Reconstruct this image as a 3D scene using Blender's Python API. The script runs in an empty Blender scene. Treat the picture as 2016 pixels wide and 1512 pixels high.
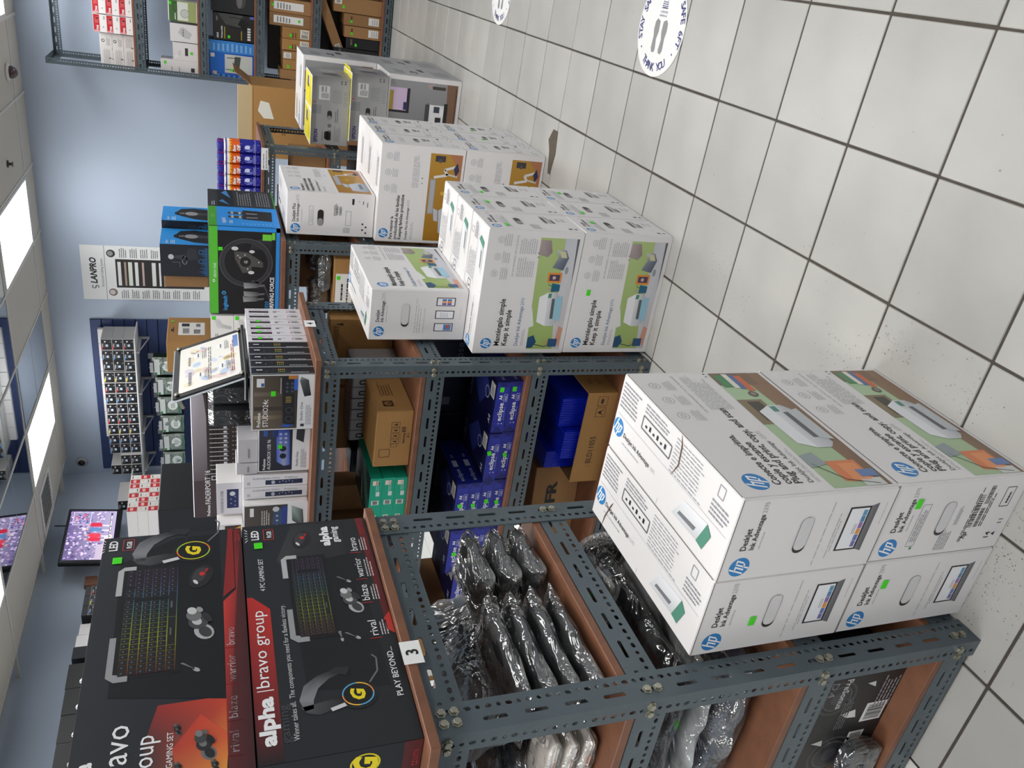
import bpy, math, random
from mathutils import Vector, Matrix
R = random.Random(7)
scn = bpy.context.scene
COL = scn.collection
PI = math.pi

# ---------------------------------------------------------------- camera
cam_d = bpy.data.cameras.new('camera'); cam_d.sensor_width = 36.0; cam_d.lens = 28.053
cam_d.clip_start = 0.05; cam_d.clip_end = 60
cam = bpy.data.objects.new('camera', cam_d); COL.objects.link(cam); scn.camera = cam
ru = Vector((0.87962991, 0.47530491, -0.01834284))       # picture up (the phone was held on its side)
rv = Vector((0.15251278, -0.31835728, -0.93562198))      # picture right = down in the shop
rf = Vector((-0.4505453, 0.82020357, -0.35252666))       # view direction
cam.matrix_world = Matrix(((rv.x, ru.x, -rf.x, 0), (rv.y, ru.y, -rf.y, 0), (rv.z, ru.z, -rf.z, 1.5122), (0, 0, 0, 1)))

# ---------------------------------------------------------------- world, exposure
wd = bpy.data.worlds.new('world'); scn.world = wd; wd.use_nodes = True
wd.node_tree.nodes['Background'].inputs[0].default_value = (0.85, 0.92, 1.0, 1)
wd.node_tree.nodes['Background'].inputs[1].default_value = 0.25
vs = scn.view_settings
vs.view_transform = 'Standard'; vs.look = 'None'; vs.gamma = 1.0; vs.use_curve_mapping = False
vs.exposure = 0.0
scn.cycles.use_denoising = True
scn.cycles.max_bounces = 8; scn.cycles.transparent_max_bounces = 16
scn.cycles.sample_clamp_indirect = 6.0
CEIL = 2.957; WALL_B = 8.04; WALL_L = -5.42; WALL_R = 3.6; WALL_F = -3.2
LX = [-4.27, -2.42, -0.57, 1.28]; LY = [7.10, 4.66, 2.22, -0.22]
def lamp_spots():
    return [(x, y) for x in LX for y in LY]
for k, (x, y) in enumerate(lamp_spots()):
    ld = bpy.data.lights.new('ceiling_lamp_light', 'AREA'); ld.shape = 'RECTANGLE'
    ld.size = 0.535; ld.size_y = 1.105; ld.energy = 13.5 if y < 6 else 8.0; ld.color = (1.0, 0.99, 0.97); ld.spread = 2.35
    lo = bpy.data.objects.new('ceiling_lamp_light', ld); COL.objects.link(lo)
    lo.location = (x, y, CEIL + 0.010)

# ---------------------------------------------------------------- materials
def lin(c):
    return tuple(((v / 255.0) / 12.92 if v / 255.0 <= 0.04045 else ((v / 255.0 + 0.055) / 1.055) ** 2.4) for v in c[:3])
MATS = {}
def mat(name, rgb, rough=0.5, metal=0.0, var=0.0, scale=8.0, bump=0.0, bscale=60.0, emit=0.0, coat=0.0, objvar=0.0, stretch=None, var2=None):
    """principled material; var mixes in a darker noise tone, objvar shifts the value per object"""
    if name in MATS: return MATS[name]
    m = bpy.data.materials.new(name); m.use_nodes = True; nt = m.node_tree; n = nt.nodes; l = nt.links
    b = n['Principled BSDF']; c = lin(rgb)
    b.inputs['Base Color'].default_value = (*c, 1); b.inputs['Roughness'].default_value = rough
    b.inputs['Metallic'].default_value = metal
    if coat: b.inputs['Coat Weight'].default_value = coat; b.inputs['Coat Roughness'].default_value = 0.15
    tc = n.new('ShaderNodeTexCoord'); vec = tc.outputs['Object']
    if stretch:
        mp = n.new('ShaderNodeMapping'); mp.inputs['Scale'].default_value = stretch
        l.new(vec, mp.inputs['Vector']); vec = mp.outputs['Vector']
    src = None
    if var:
        tx = n.new('ShaderNodeTexNoise'); tx.inputs['Scale'].default_value = scale; tx.inputs['Detail'].default_value = 6
        l.new(vec, tx.inputs['Vector'])
        rp = n.new('ShaderNodeValToRGB'); rp.color_ramp.elements[0].position = 0.3; rp.color_ramp.elements[1].position = 0.7
        d = lin(var2) if var2 else tuple(v * (1 - var) for v in c)
        rp.color_ramp.elements[0].color = (*d, 1); rp.color_ramp.elements[1].color = (*c, 1)
        l.new(tx.outputs['Fac'], rp.inputs['Fac']); src = rp.outputs['Color']
    if objvar:
        oi = n.new('ShaderNodeObjectInfo'); hs = n.new('ShaderNodeHueSaturation')
        mr = n.new('ShaderNodeMapRange'); mr.inputs['To Min'].default_value = 1 - objvar; mr.inputs['To Max'].default_value = 1 + objvar * 0.5
        l.new(oi.outputs['Random'], mr.inputs['Value']); l.new(mr.outputs['Result'], hs.inputs['Value'])
        if src: l.new(src, hs.inputs['Color'])
        else: hs.inputs['Color'].default_value = (*c, 1)
        src = hs.outputs['Color']
    if src: l.new(src, b.inputs['Base Color'])
    if bump:
        t2 = n.new('ShaderNodeTexNoise'); t2.inputs['Scale'].default_value = bscale; t2.inputs['Detail'].default_value = 4
        l.new(vec, t2.inputs['Vector'])
        bp = n.new('ShaderNodeBump'); bp.inputs['Strength'].default_value = bump; bp.inputs['Distance'].default_value = 0.02
        l.new(t2.outputs['Fac'], bp.inputs['Height']); l.new(bp.outputs['Normal'], b.inputs['Normal'])
    if emit:
        b.inputs['Emission Color'].default_value = (*c, 1); b.inputs['Emission Strength'].default_value = emit
    MATS[name] = m
    return m
def ink_mat(name, rough, emit=0.0):
    m = bpy.data.materials.new(name); m.use_nodes = True; n = m.node_tree.nodes; l = m.node_tree.links
    b = n['Principled BSDF']; a = n.new('ShaderNodeAttribute'); a.attribute_name = 'Col'
    l.new(a.outputs['Color'], b.inputs['Base Color']); b.inputs['Roughness'].default_value = rough
    if emit:
        l.new(a.outputs['Color'], b.inputs['Emission Color']); b.inputs['Emission Strength'].default_value = emit
        b.inputs['Base Color'].default_value = (0, 0, 0, 1)
    return m
INK = ink_mat('printed_ink', 0.42); INKG = ink_mat('glossy_ink', 0.22); SCREEN = ink_mat('screen_glow', 0.2, 0.9)
WHITE = mat('white_carton', (229, 226, 225), 0.38, var=0.03, scale=5)
BLACKC = mat('black_box', (27, 29, 32), 0.4)
GREYC = mat('grey_carton', (150, 150, 150), 0.4)
BROWN = mat('brown_cardboard', (163, 122, 78), 0.75, var=0.10, scale=30, stretch=(1, 1, 8), objvar=0.22)
BROWN2 = mat('golden_cardboard', (172, 128, 72), 0.75, var=0.08, scale=30, stretch=(1, 1, 8), objvar=0.1)
STEEL = mat('slate_grey_painted_steel', (86, 98, 104), 0.42, var=0.16, scale=14, bump=0.05, bscale=120, metal=0.15)
BOLT = mat('zinc_bolt', (168, 165, 150), 0.35, metal=0.9)
BOARD = mat('brown_laminated_board', (128, 84, 60), 0.5, var=0.25, scale=26, stretch=(1, 1, 1))
BLUEM = mat('blue_paper_wrap', (22, 34, 132), 0.3, var=0.1)
GREEN = mat('bright_green_sticker', (70, 222, 20), 0.5)
TILE = mat('floor_tile_glaze', (174, 172, 167), 0.34, var=0.15, scale=4.0, objvar=0.09, bump=0.012, bscale=180)
GROUT = mat('dark_grout', (74, 67, 60), 0.9, var=0.3, scale=40)
LABELW = mat('white_label_paper', (236, 236, 232), 0.6)
PLAST_BLK = mat('black_plastic', (18, 18, 20), 0.35)
FABRIC = mat('charcoal_fabric', (50, 53, 60), 0.7, var=0.25, scale=60, bump=0.3, bscale=300)
NAVYF = mat('navy_fabric', (26, 34, 66), 0.75, var=0.25, scale=60, bump=0.3, bscale=300)

def film_mat(name, alpha, tint=(1, 1, 1), rough=0.1, wr=0.9, sc=7.0, cloud_sheen=0.0):
    """clear crumpled plastic film"""
    m = bpy.data.materials.new(name); m.use_nodes = True; nt = m.node_tree; n = nt.nodes; l = nt.links
    n.remove(n['Principled BSDF']); out = n['Material Output']
    tr = n.new('ShaderNodeBsdfTransparent'); tr.inputs[0].default_value = (*tint, 1)
    gl = n.new('ShaderNodeBsdfGlossy'); gl.inputs['Roughness'].default_value = rough; gl.inputs[0].default_value = (1, 1, 1, 1)
    tc = n.new('ShaderNodeTexCoord'); no = n.new('ShaderNodeTexNoise'); no.inputs['Scale'].default_value = sc
    no.inputs['Detail'].default_value = 3; no.inputs['Distortion'].default_value = 1.6
    l.new(tc.outputs['Object'], no.inputs['Vector'])
    bp = n.new('ShaderNodeBump'); bp.inputs['Strength'].default_value = wr; bp.inputs['Distance'].default_value = 0.05
    l.new(no.outputs['Fac'], bp.inputs['Height']); l.new(bp.outputs['Normal'], gl.inputs['Normal'])
    lw = n.new('ShaderNodeLayerWeight'); lw.inputs['Blend'].default_value = 0.25; l.new(bp.outputs['Normal'], lw.inputs['Normal'])
    ma = n.new('ShaderNodeMath'); ma.operation = 'MULTIPLY_ADD'; ma.inputs[1].default_value = 0.6; ma.inputs[2].default_value = alpha
    ma.use_clamp = True
    l.new(lw.outputs['Fresnel'], ma.inputs[0])
    mx = n.new('ShaderNodeMixShader'); l.new(ma.outputs[0], mx.inputs[0]); l.new(tr.outputs[0], mx.inputs[1]); l.new(gl.outputs[0], mx.inputs[2])
    if cloud_sheen:  # patchy white mixed in for cloudiness and for sheen the film doesn't reflect
        df = n.new('ShaderNodeBsdfDiffuse'); df.inputs[0].default_value = (.8, .82, .82, 1)
        n2 = n.new('ShaderNodeTexNoise'); n2.inputs['Scale'].default_value = 5.0; n2.inputs['Detail'].default_value = 4; n2.inputs['Distortion'].default_value = 1.0
        l.new(tc.outputs['Object'], n2.inputs['Vector'])
        mr = n.new('ShaderNodeMapRange'); mr.inputs['From Min'].default_value = .42; mr.inputs['From Max'].default_value = .68; mr.inputs['To Max'].default_value = cloud_sheen
        l.new(n2.outputs['Fac'], mr.inputs['Value']); m2 = n.new('ShaderNodeMixShader')
        l.new(mr.outputs['Result'], m2.inputs[0]); l.new(mx.outputs[0], m2.inputs[1]); l.new(df.outputs[0], m2.inputs[2]); mx = m2
    l.new(mx.outputs[0], out.inputs[0])
    return m
FILM = film_mat('clear_plastic_film', 0.16, cloud_sheen=.16)
FILM2 = film_mat('clear_wrap_film', 0.06, wr=0.5, sc=14)

# ---------------------------------------------------------------- object helpers
def tag(o, label, cat, group=None, kind=None):
    if label: o['label'] = label
    if cat: o['category'] = cat
    if group: o['group'] = group
    if kind: o['kind'] = kind
    return o
def link(name, me, parent=None, m=None):
    o = bpy.data.objects.new(name, me); COL.objects.link(o)
    if m is not None and me is not None and not me.materials: me.materials.append(m)
    if parent: o.parent = parent
    return o
def thing(name, label, cat, loc=(0, 0, 0), rz=0.0, group=None):
    o = bpy.data.objects.new(name, None); COL.objects.link(o); o.empty_display_size = 0.05
    o.location = loc; o.rotation_euler = (0, 0, rz)
    return tag(o, label, cat, group)
def copy_tree(o, parent=None):
    c = o.copy(); COL.objects.link(c)
    if parent: c.parent = parent
    for ch in o.children: copy_tree(ch, c)
    return c
def mesh(name, verts, faces, m=None, smooth=False):
    me = bpy.data.meshes.new(name); me.from_pydata(verts, [], faces); me.update()
    if m: me.materials.append(m)
    if smooth: me.polygons.foreach_set('use_smooth', [True] * len(me.polygons))
    return me
BOXC = {}
def box_mesh(w, d, h, m, bev=0.003, zc=False):
    """bevelled box, base centred at the origin"""
    key = (round(w, 4), round(d, 4), round(h, 4), m.name, bev, zc)
    if key in BOXC: return BOXC[key]
    b = min(bev, w * 0.3, d * 0.3, h * 0.3)
    X, Y, Z = w / 2, d / 2, h / 2; vs_, idx = [], {}
    for sx in (-1, 1):
        for sy in (-1, 1):
            for sz in (-1, 1):
                for ax in range(3):
                    p = [sx * (X - b), sy * (Y - b), sz * (Z - b)]
                    p[ax] = (sx * X, sy * Y, sz * Z)[ax]
                    idx[(sx, sy, sz, ax)] = len(vs_); vs_.append((p[0], p[1], p[2] + (0 if zc else Z)))
    f = []
    g = lambda *k: idx[k]
    for s in (-1, 1):
        q = [g(s, -1, -1, 0), g(s, 1, -1, 0), g(s, 1, 1, 0), g(s, -1, 1, 0)]; f.append(q if s > 0 else q[::-1])
        q = [g(-1, s, -1, 1), g(-1, s, 1, 1), g(1, s, 1, 1), g(1, s, -1, 1)]; f.append(q if s > 0 else q[::-1])
        q = [g(-1, -1, s, 2), g(1, -1, s, 2), g(1, 1, s, 2), g(-1, 1, s, 2)]; f.append(q if s > 0 else q[::-1])
    for a in (-1, 1):
        for c in (-1, 1):
            q = [g(a, c, -1, 0), g(a, c, -1, 1), g(a, c, 1, 1), g(a, c, 1, 0)]; f.append(q if a * c < 0 else q[::-1])
            q = [g(a, -1, c, 0), g(a, -1, c, 2), g(a, 1, c, 2), g(a, 1, c, 0)]; f.append(q if a * c > 0 else q[::-1])
            q = [g(-1, a, c, 1), g(-1, a, c, 2), g(1, a, c, 2), g(1, a, c, 1)]; f.append(q if a * c < 0 else q[::-1])
            for e in (-1, 1):
                t = [g(a, c, e, 0), g(a, c, e, 1), g(a, c, e, 2)]; f.append(t if a * c * e > 0 else t[::-1])
    me = mesh('box', vs_, f, m); BOXC[key] = me
    return me
def box_at(name, x0, x1, y0, y1, z0, z1, m, parent=None, bev=0.002):
    o = link(name, box_mesh(x1 - x0, y1 - y0, z1 - z0, m, bev), parent)
    o.location = ((x0 + x1) / 2, (y0 + y1) / 2, z0)
    return o
class MB:
    """collects shapes into one mesh"""
    def __init__(s): s.v, s.f = [], []
    def add(s, v, f):
        k = len(s.v); s.v += [tuple(p) for p in v]; s.f += [tuple(i + k for i in q) for q in f]
    def box(s, x0, x1, y0, y1, z0, z1):
        s.add([(x, y, z) for x in (x0, x1) for y in (y0, y1) for z in (z0, z1)],
              [(0, 1, 3, 2), (4, 6, 7, 5), (0, 4, 5, 1), (2, 3, 7, 6), (0, 2, 6, 4), (1, 5, 7, 3)])
    def tube(s, pts, r, n=8, cap=True):
        pts = [Vector(p) for p in pts]; k = len(s.v); up = Vector((0, 0, 1))
        for i, p in enumerate(pts):
            t = (pts[min(i + 1, len(pts) - 1)] - pts[max(i - 1, 0)]).normalized()
            a = t.cross(up if abs(t.z) < 0.95 else Vector((1, 0, 0))).normalized(); b = a.cross(t)
            rr = r[i] if isinstance(r, (list, tuple)) else r
            for j in range(n):
                an = 2 * PI * j / n; s.v.append(tuple(p + a * rr * math.cos(an) + b * rr * math.sin(an)))
        for i in range(len(pts) - 1):
            for j in range(n):
                s.f.append((k + i * n + j, k + (i + 1) * n + j, k + (i + 1) * n + (j + 1) % n, k + i * n + (j + 1) % n))
        if cap:
            s.f.append(tuple(k + j for j in range(n))); s.f.append(tuple(k + (len(pts) - 1) * n + j for j in range(n))[::-1])
    def lathe(s, prof, n=24, c=(0, 0, 0), sx=1, sy=1):
        k = len(s.v)
        for r, z in prof:
            for j in range(n):
                a = 2 * PI * j / n; s.v.append((c[0] + r * sx * math.cos(a), c[1] + r * sy * math.sin(a), c[2] + z))
        for i in range(len(prof) - 1):
            for j in range(n):
                s.f.append((k + i * n + j, k + i * n + (j + 1) % n, k + (i + 1) * n + (j + 1) % n, k + (i + 1) * n + j))
        s.f.append(tuple(k + j for j in range(n))[::-1]); m = k + (len(prof) - 1) * n; s.f.append(tuple(m + j for j in range(n)))
    def build(s, name, m, parent=None, smooth=False):
        return link(name, mesh(name, s.v, s.f, m, smooth), parent)

# ---------------------------------------------------------------- flat print (words, logos, pictures on packaging)
_fc = bpy.data.curves.new('lettering', 'FONT'); _fo = bpy.data.objects.new('lettering', _fc); _tc = {}
def glyphs(s, bold=0.0, shear=0.0, res=2):
    k = (s, bold, shear, res)
    if k not in _tc:
        _fc.resolution_u = res; _fc.offset = bold; _fc.shear = shear; _fc.body = s
        m = _fo.to_mesh(); v = [(p.co.x, p.co.y) for p in m.vertices]; f = [tuple(p.vertices) for p in m.polygons]
        _fo.to_mesh_clear()
        xs = [p[0] for p in v] or [0, 1]
        _tc[k] = (v, f, min(xs), max(xs))
    return _tc[k]
LAY = 0.00022
class Art:
    """vector print for one face, W x H metres, drawn in fractions of the face (0,0 = bottom left)"""
    def __init__(s, W, H): s.W, s.H, s.v, s.f, s.c = W, H, [], [], []
    def poly(s, pts, col, L=1):
        k = len(s.v); s.v += [(x * s.W, y * s.H, L * LAY) for x, y in pts]; s.f.append(tuple(range(k, k + len(pts))))
        s.c += [lin(c) for c in col] if isinstance(col[0], (tuple, list)) else [lin(col)] * len(pts)
        return s
    def rect(s, x0, y0, x1, y1, col, L=1): return s.poly([(x0, y0), (x1, y0), (x1, y1), (x0, y1)], col, L)
    def grad(s, x0, y0, x1, y1, cb, ct, L=1): return s.rect(x0, y0, x1, y1, [cb, cb, ct, ct], L)
    def hgrad(s, x0, y0, x1, y1, cl, cr, L=1): return s.rect(x0, y0, x1, y1, [cl, cr, cr, cl], L)
    def ell(s, cx, cy, rx, col, ry=None, L=1, n=20, a0=0, a1=2 * PI, rot=0):
        ry = rx * s.W / s.H if ry is None else ry; w, h = s.W, s.H; p = []
        for i in range(n):
            a = a0 + (a1 - a0) * i / (n if a1 - a0 > 6.28 else n - 1); x, y = rx * math.cos(a) * w, ry * math.sin(a) * h
            p.append((cx + (x * math.cos(rot) - y * math.sin(rot)) / w, cy + (x * math.sin(rot) + y * math.cos(rot)) / h))
        return s.poly(p, col, L)
    def ring(s, cx, cy, rx, t, col, ry=None, L=1, n=28, a0=0, a1=2 * PI):
        ry = rx * s.W / s.H if ry is None else ry; ty = t * s.W / s.H
        for i in range(n):
            a, b = a0 + (a1 - a0) * i / n, a0 + (a1 - a0) * (i + 1) / n
            s.poly([(cx + rx * math.cos(a), cy + ry * math.sin(a)), (cx + rx * math.cos(b), cy + ry * math.sin(b)),
                    (cx + (rx - t) * math.cos(b), cy + (ry - ty) * math.sin(b)), (cx + (rx - t) * math.cos(a), cy + (ry - ty) * math.sin(a))], col, L)
        return s
    def line(s, x0, y0, x1, y1, t, col, L=2):
        """t = thickness in fractions of H"""
        dx, dy = (x1 - x0) * s.W, (y1 - y0) * s.H; n = math.hypot(dx, dy) or 1; t *= s.H / 2
        ox, oy = -dy / n * t / s.W, dx / n * t / s.H
        return s.poly([(x0 - ox, y0 - oy), (x1 - ox, y1 - oy), (x1 + ox, y1 + oy), (x0 + ox, y0 + oy)], col, L)
    def path(s, pts, t, col, L=2):
        for a, b in zip(pts, pts[1:]): s.line(*a, *b, t, col, L)
        return s
    def frame(s, x0, y0, x1, y1, t, col, L=2):
        return s.path([(x0, y0), (x1, y0), (x1, y1), (x0, y1), (x0, y0)], t, col, L)
    def text(s, t, x, y, h, col, w=None, al='l', bold=0.0, shear=0.0, L=3, rot=0.0, res=2):
        """h = letter size as a fraction of H; w = fit to this fraction of W"""
        v, f, a, b = glyphs(t, bold, shear, res); hs = h * s.H; ws = hs if w is None else w * s.W / max(b - a, 1e-6); hs = hs if w is None else min(hs, ws * 1.15)
        W = (b - a) * ws; off = {'l': 0, 'c': -W / 2, 'r': -W}[al]; k = len(s.v); cr, sr = math.cos(rot), math.sin(rot)
        for px, py in v:
            X, Y = (px - a) * ws + off, py * hs
            s.v.append((x * s.W + X * cr - Y * sr, y * s.H + X * sr + Y * cr, L * LAY))
        c = lin(col)
        for q in f: s.f.append(tuple(i + k for i in q)); s.c += [c] * len(q)
        return s
    def greek(s, x0, y0, x1, y1, n, col, seed=1, fill=0.45, L=2):
        """rows of tiny illegible copy"""
        r = random.Random(seed); dh = (y1 - y0) / n
        for i in range(n):
            y = y1 - (i + 1) * dh; x = x0; end = x1 - (x1 - x0) * r.random() * 0.25
            while x < end:
                w = (x1 - x0) * (0.06 + r.random() * 0.14); s.rect(x, y, min(x + w, end), y + dh * fill, col, L); x += w + (x1 - x0) * 0.025
        return s
    def bars(s, x0, y0, x1, y1, col=(30, 30, 30), seed=1, L=2):
        r = random.Random(seed); x = x0
        while x < x1:
            w = (x1 - x0) * (0.01 + 0.03 * r.random()); s.rect(x, y0, min(x + w, x1), y1, col, L); x += w + (x1 - x0) * (0.012 + 0.03 * r.random())
        return s
    def hp(s, cx, cy, r, blue=(38, 128, 196), white=(248, 248, 250), L=1):
        """round emblem: r = radius as a fraction of H; italic letters whose stems run to the rim"""
        k = r * s.H / s.W; s.ell(cx, cy, k, blue, ry=r, L=L, n=28)
        def st(x, y0, y1, w=0.17):   # slanted stem in emblem units
            sl = 0.36
            s.poly([(cx + (x + y0 * sl) * k, cy + y0 * r), (cx + (x + w + y0 * sl) * k, cy + y0 * r), (cx + (x + w + y1 * sl) * k, cy + y1 * r), (cx + (x + y1 * sl) * k, cy + y1 * r)], white, L + 1)
        st(-0.62, -0.52, 0.93); st(-0.22, -0.52, 0.3); st(0.08, -0.93, 0.45); st(0.46, -0.36, 0.3)
        for x0, x1, y in ((-0.55, -0.05, 0.36), (0.16, 0.62, 0.36), (0.12, 0.5, -0.45)):
            sl = 0.36; h = 0.15
            s.poly([(cx + (x0 + y * sl) * k, cy + (y - h / 2) * r), (cx + (x1 + y * sl) * k, cy + (y - h / 2) * r), (cx + (x1 + (y + h) * sl - .04) * k, cy + (y + h / 2) * r), (cx + (x0 + (y + h) * sl) * k, cy + (y + h / 2) * r)], white, L + 1)
        return s
    def icon(s, cx, cy, r, col=(150, 150, 155), L=1):
        k = r * s.H / s.W; s.ring(cx, cy, k, k * 0.1, col, ry=r, L=L, n=18); s.frame(cx - k * .4, cy - r * .3, cx + k * .4, cy + r * .3, r * .12, col, L)
        return s
    def mesh(s, name='print', m=None):
        if not s.f: return None
        me = bpy.data.meshes.new(name); me.from_pydata([(x - s.W / 2, y - s.H / 2, z) for x, y, z in s.v], [], s.f)
        a = me.color_attributes.new('Col', 'FLOAT_COLOR', 'CORNER'); fl = []
        for c in s.c: fl += [c[0], c[1], c[2], 1.0]
        a.data.foreach_set('color', fl); me.update(); me.materials.append(m or INK)
        return me
ROT = {'front': ((PI / 2, 0, 0)), 'right': ((PI / 2, 0, PI / 2)), 'left': ((PI / 2, 0, -PI / 2)), 'back': ((PI / 2, 0, PI)), 'top': ((0, 0, 0)),
       'topr': (0, 0, PI / 2), 'topl': (0, 0, -PI / 2), 'topb': (0, 0, PI)}
def put_face(o, face, w, d, h, gap=0.0004):
    o.rotation_euler = ROT[face]
    o.location = {'front': (0, -d / 2 - gap, h / 2), 'back': (0, d / 2 + gap, h / 2), 'right': (w / 2 + gap, 0, h / 2),
                  'left': (-w / 2 - gap, 0, h / 2)}.get(face, (0, 0, h + gap))
PN = {'front': 'front_print', 'back': 'back_print', 'right': 'side_print', 'left': 'side_print'}
STK = {}
def sticker(parent, face, size, fx, fy, sw=0.022, sh=0.014, rot=0.0):
    w, d, h = size; key = (round(sw, 4), round(sh, 4))
    if key not in STK: STK[key] = box_mesh(sw, sh, 0.0006, GREEN, 0.0002)
    o = link('price_sticker', STK[key], parent); put_face(o, face, w, d, h, 0.0016)
    fw = {'front': w, 'back': w, 'right': d, 'left': d}.get(face, w); fh = h if face in PN else d
    o.location = Vector(o.location) + o.rotation_euler.to_matrix() @ Vector(((fx - .5) * fw, (fy - .5) * fh, 0))
    o.rotation_euler = (o.rotation_euler.to_matrix() @ Matrix.Rotation(rot, 3, 'Z')).to_euler()
    o['label'] = 'bright green price sticker'
    return o
HND = {}
def handle(parent, face, size, fx, fy, hw=0.075, hh=0.024, dark=False):
    """oblong hand hole with its white tongue pushed in"""
    w, d, h = size; key = (round(hw, 4), round(hh, 4), dark)
    if key not in HND:
        def cap(wd, ht, n=8):
            r = ht / 2; p = []
            for i in range(n + 1):
                a = -PI / 2 + PI * i / n; p.append((wd / 2 - r + r * math.cos(a), r * math.sin(a)))
            for i in range(n + 1):
                a = PI / 2 + PI * i / n; p.append((-wd / 2 + r + r * math.cos(a), r * math.sin(a)))
            return p
        a = Art(hw, hh); q = lambda P: [(x / hw + .5, y / hh + .5) for x, y in P]
        a.poly(q(cap(hw, hh)), (44, 38, 36), 1)  # flat dark oblong painted for the shade inside the hole
        P = cap(hw * 0.92, hh * 0.96); sh = (hw * .05 if not dark else -hw * .28, hh * .02)
        if dark: P = cap(hw * .5, hh * .9)
        a.poly(q([(min(max(x + sh[0], -hw / 2), hw / 2), y + sh[1]) for x, y in P]), (215, 213, 214) if not dark else (150, 150, 150), 4)
        HND[key] = a.mesh('handle')
    o = link('hand_hole', HND[key], parent); put_face(o, face, w, d, h, 0.0012)
    fw = {'front': w, 'back': w, 'right': d, 'left': d}[face]
    o.location = Vector(o.location) + o.rotation_euler.to_matrix() @ Vector(((fx - .5) * fw, (fy - .5) * h, 0))
    return o
def carton(name, label, cat, size, loc, rz=0.0, m=None, prints=None, group=None, bev=0.003, inkm=None, body='carton_body'):
    """a box: body mesh + one printed child per face"""
    w, d, h = size
    root = link(name, box_mesh(w, d, h, m or WHITE, bev)); root.location = loc; root.rotation_euler = (0, 0, rz)
    tag(root, label, cat, group)
    for face, art in (prints or {}).items():
        me = art if isinstance(art, bpy.types.Mesh) else art.mesh('print', inkm)
        if me is None: continue
        o = link(PN.get(face, 'top_print'), me, root); put_face(o, face, w, d, h)
    return root
ORD = ('first', 'second', 'third', 'fourth', 'fifth', 'sixth')
# ================================================================ the room
def grid_floor_mat():
    """tile pattern for the floor beyond the tiles that are built one by one"""
    m = bpy.data.materials.new('tiled_floor'); m.use_nodes = True; nt = m.node_tree; n = nt.nodes; l = nt.links
    b = n['Principled BSDF']; b.inputs['Roughness'].default_value = 0.4
    tc = n.new('ShaderNodeTexCoord'); br = n.new('ShaderNodeTexBrick'); br.offset = 0.0; br.squash = 1.0
    mp = n.new('ShaderNodeMapping'); mp.inputs['Location'].default_value = (-0.05695, -4.1095, 0)
    l.new(tc.outputs['Object'], mp.inputs['Vector']); l.new(mp.outputs['Vector'], br.inputs['Vector'])
    for k, v in (('Scale', 1.0), ('Mortar Size', 0.0022), ('Mortar Smooth', 0.0), ('Brick Width', 0.305), ('Row Height', 0.305)): br.inputs[k].default_value = v
    br.inputs['Color1'].default_value = (*lin((206, 204, 198)), 1); br.inputs['Color2'].default_value = (*lin((200, 198, 192)), 1)
    br.inputs['Mortar'].default_value = (*lin((84, 76, 68)), 1); l.new(br.outputs['Color'], b.inputs['Base Color'])
    return m
FLOORM = grid_floor_mat()
fl = MB(); tx0, tx1, ty0, ty1 = 0.05695 - 0.305 * 5, 0.05695 + 0.305 * 6, 4.1095 - 0.305 * 13, 4.1095 + 0.305 * 14
for (x0, x1, y0, y1) in ((WALL_L, tx0, WALL_F, 8.06), (tx1, WALL_R, WALL_F, 8.06), (tx0, tx1, WALL_F, ty0)): fl.box(x0, x1, y0, y1, -0.06, 0)
floor = fl.build('floor', FLOORM); floor['kind'] = 'structure'
box_at('grout_bed', tx0, tx1, ty0, 8.06, -0.06, -0.003, GROUT, floor, 0)
TM = [box_mesh(0.2992 - 0.0008 * i, 0.2992 - 0.0006 * i, 0.02, TILE, 0.0018) for i in range(3)]
nt_ = 0
for i in range(27):
    for j in range(11):
        t = link('floor_tile', TM[(i * 5 + j * 3) % 3], floor)
        t.location = (tx0 + 0.305 * (j + 0.5) + R.uniform(-.0006, .0006), ty0 + 0.305 * (i + 0.5), -0.0205 + R.uniform(0, 0.0006))
        t.rotation_euler = (R.uniform(-.0012, .0012), R.uniform(-.0012, .0012), 0)
# worn, pitted marks in the glaze and the broken corner showing dark bedding
WEAR = mat('worn_glaze', (132, 124, 112), 0.9)
BED = mat('bare_mortar', (92, 82, 70), 0.95, var=0.3, scale=60)
def specks(name, spots, n, m, parent):
    mb = MB()
    for (cx, cy, rx, ry, k) in spots:
        for _ in range(k):
            x, y = cx + R.gauss(0, rx), cy + R.gauss(0, ry)
            if abs((x - tx0) % 0.305 - 0.1525) > 0.146 or abs((y - ty0) % 0.305 - 0.1525) > 0.146: continue
            a = R.uniform(0, PI); s = R.uniform(.0005, .0015); e = R.uniform(.5, 2.4)
            mb.add([(x + s * e * math.cos(a + q) * (1 if q % PI < 1 else .6), y + s * math.sin(a + q) * e * .7, 0.0009) for q in (0, 1.57, 3.14, 4.71)], [(0, 1, 2, 3)])
    o = mb.build(name, m, parent); o['kind'] = 'stuff'; return o
def gp(j, i): return (0.05695 - 0.305 * j, 4.1095 - 0.305 * i)      # tile grid corner
sp = []
for (j, i, k) in ((2.6, 6.8, 130), (2.9, 7.2, 80), (2.25, 9.25, 130), (2.3, 9.9, 120), (2.6, 8.7, 100), (2.75, 3.4, 60), (1.9, 8.2, 40), (2.2, 4.6, 40), (3.3, 10.6, 200), (3.4, 11.2, 260), (2.9, 10.7, 180), (3.6, 10.5, 160)):
    x, y = gp(j, i); sp.append((x, y, .06, .05, k))
for _ in range(26): x, y = gp(R.uniform(-1, 3), R.uniform(0, 11)); sp.append((x, y, .12, .12, 4))
specks('worn_glaze_marks', sp, 0, WEAR, floor)
mb = MB(); x, y = gp(2.62, 1.98)
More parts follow.
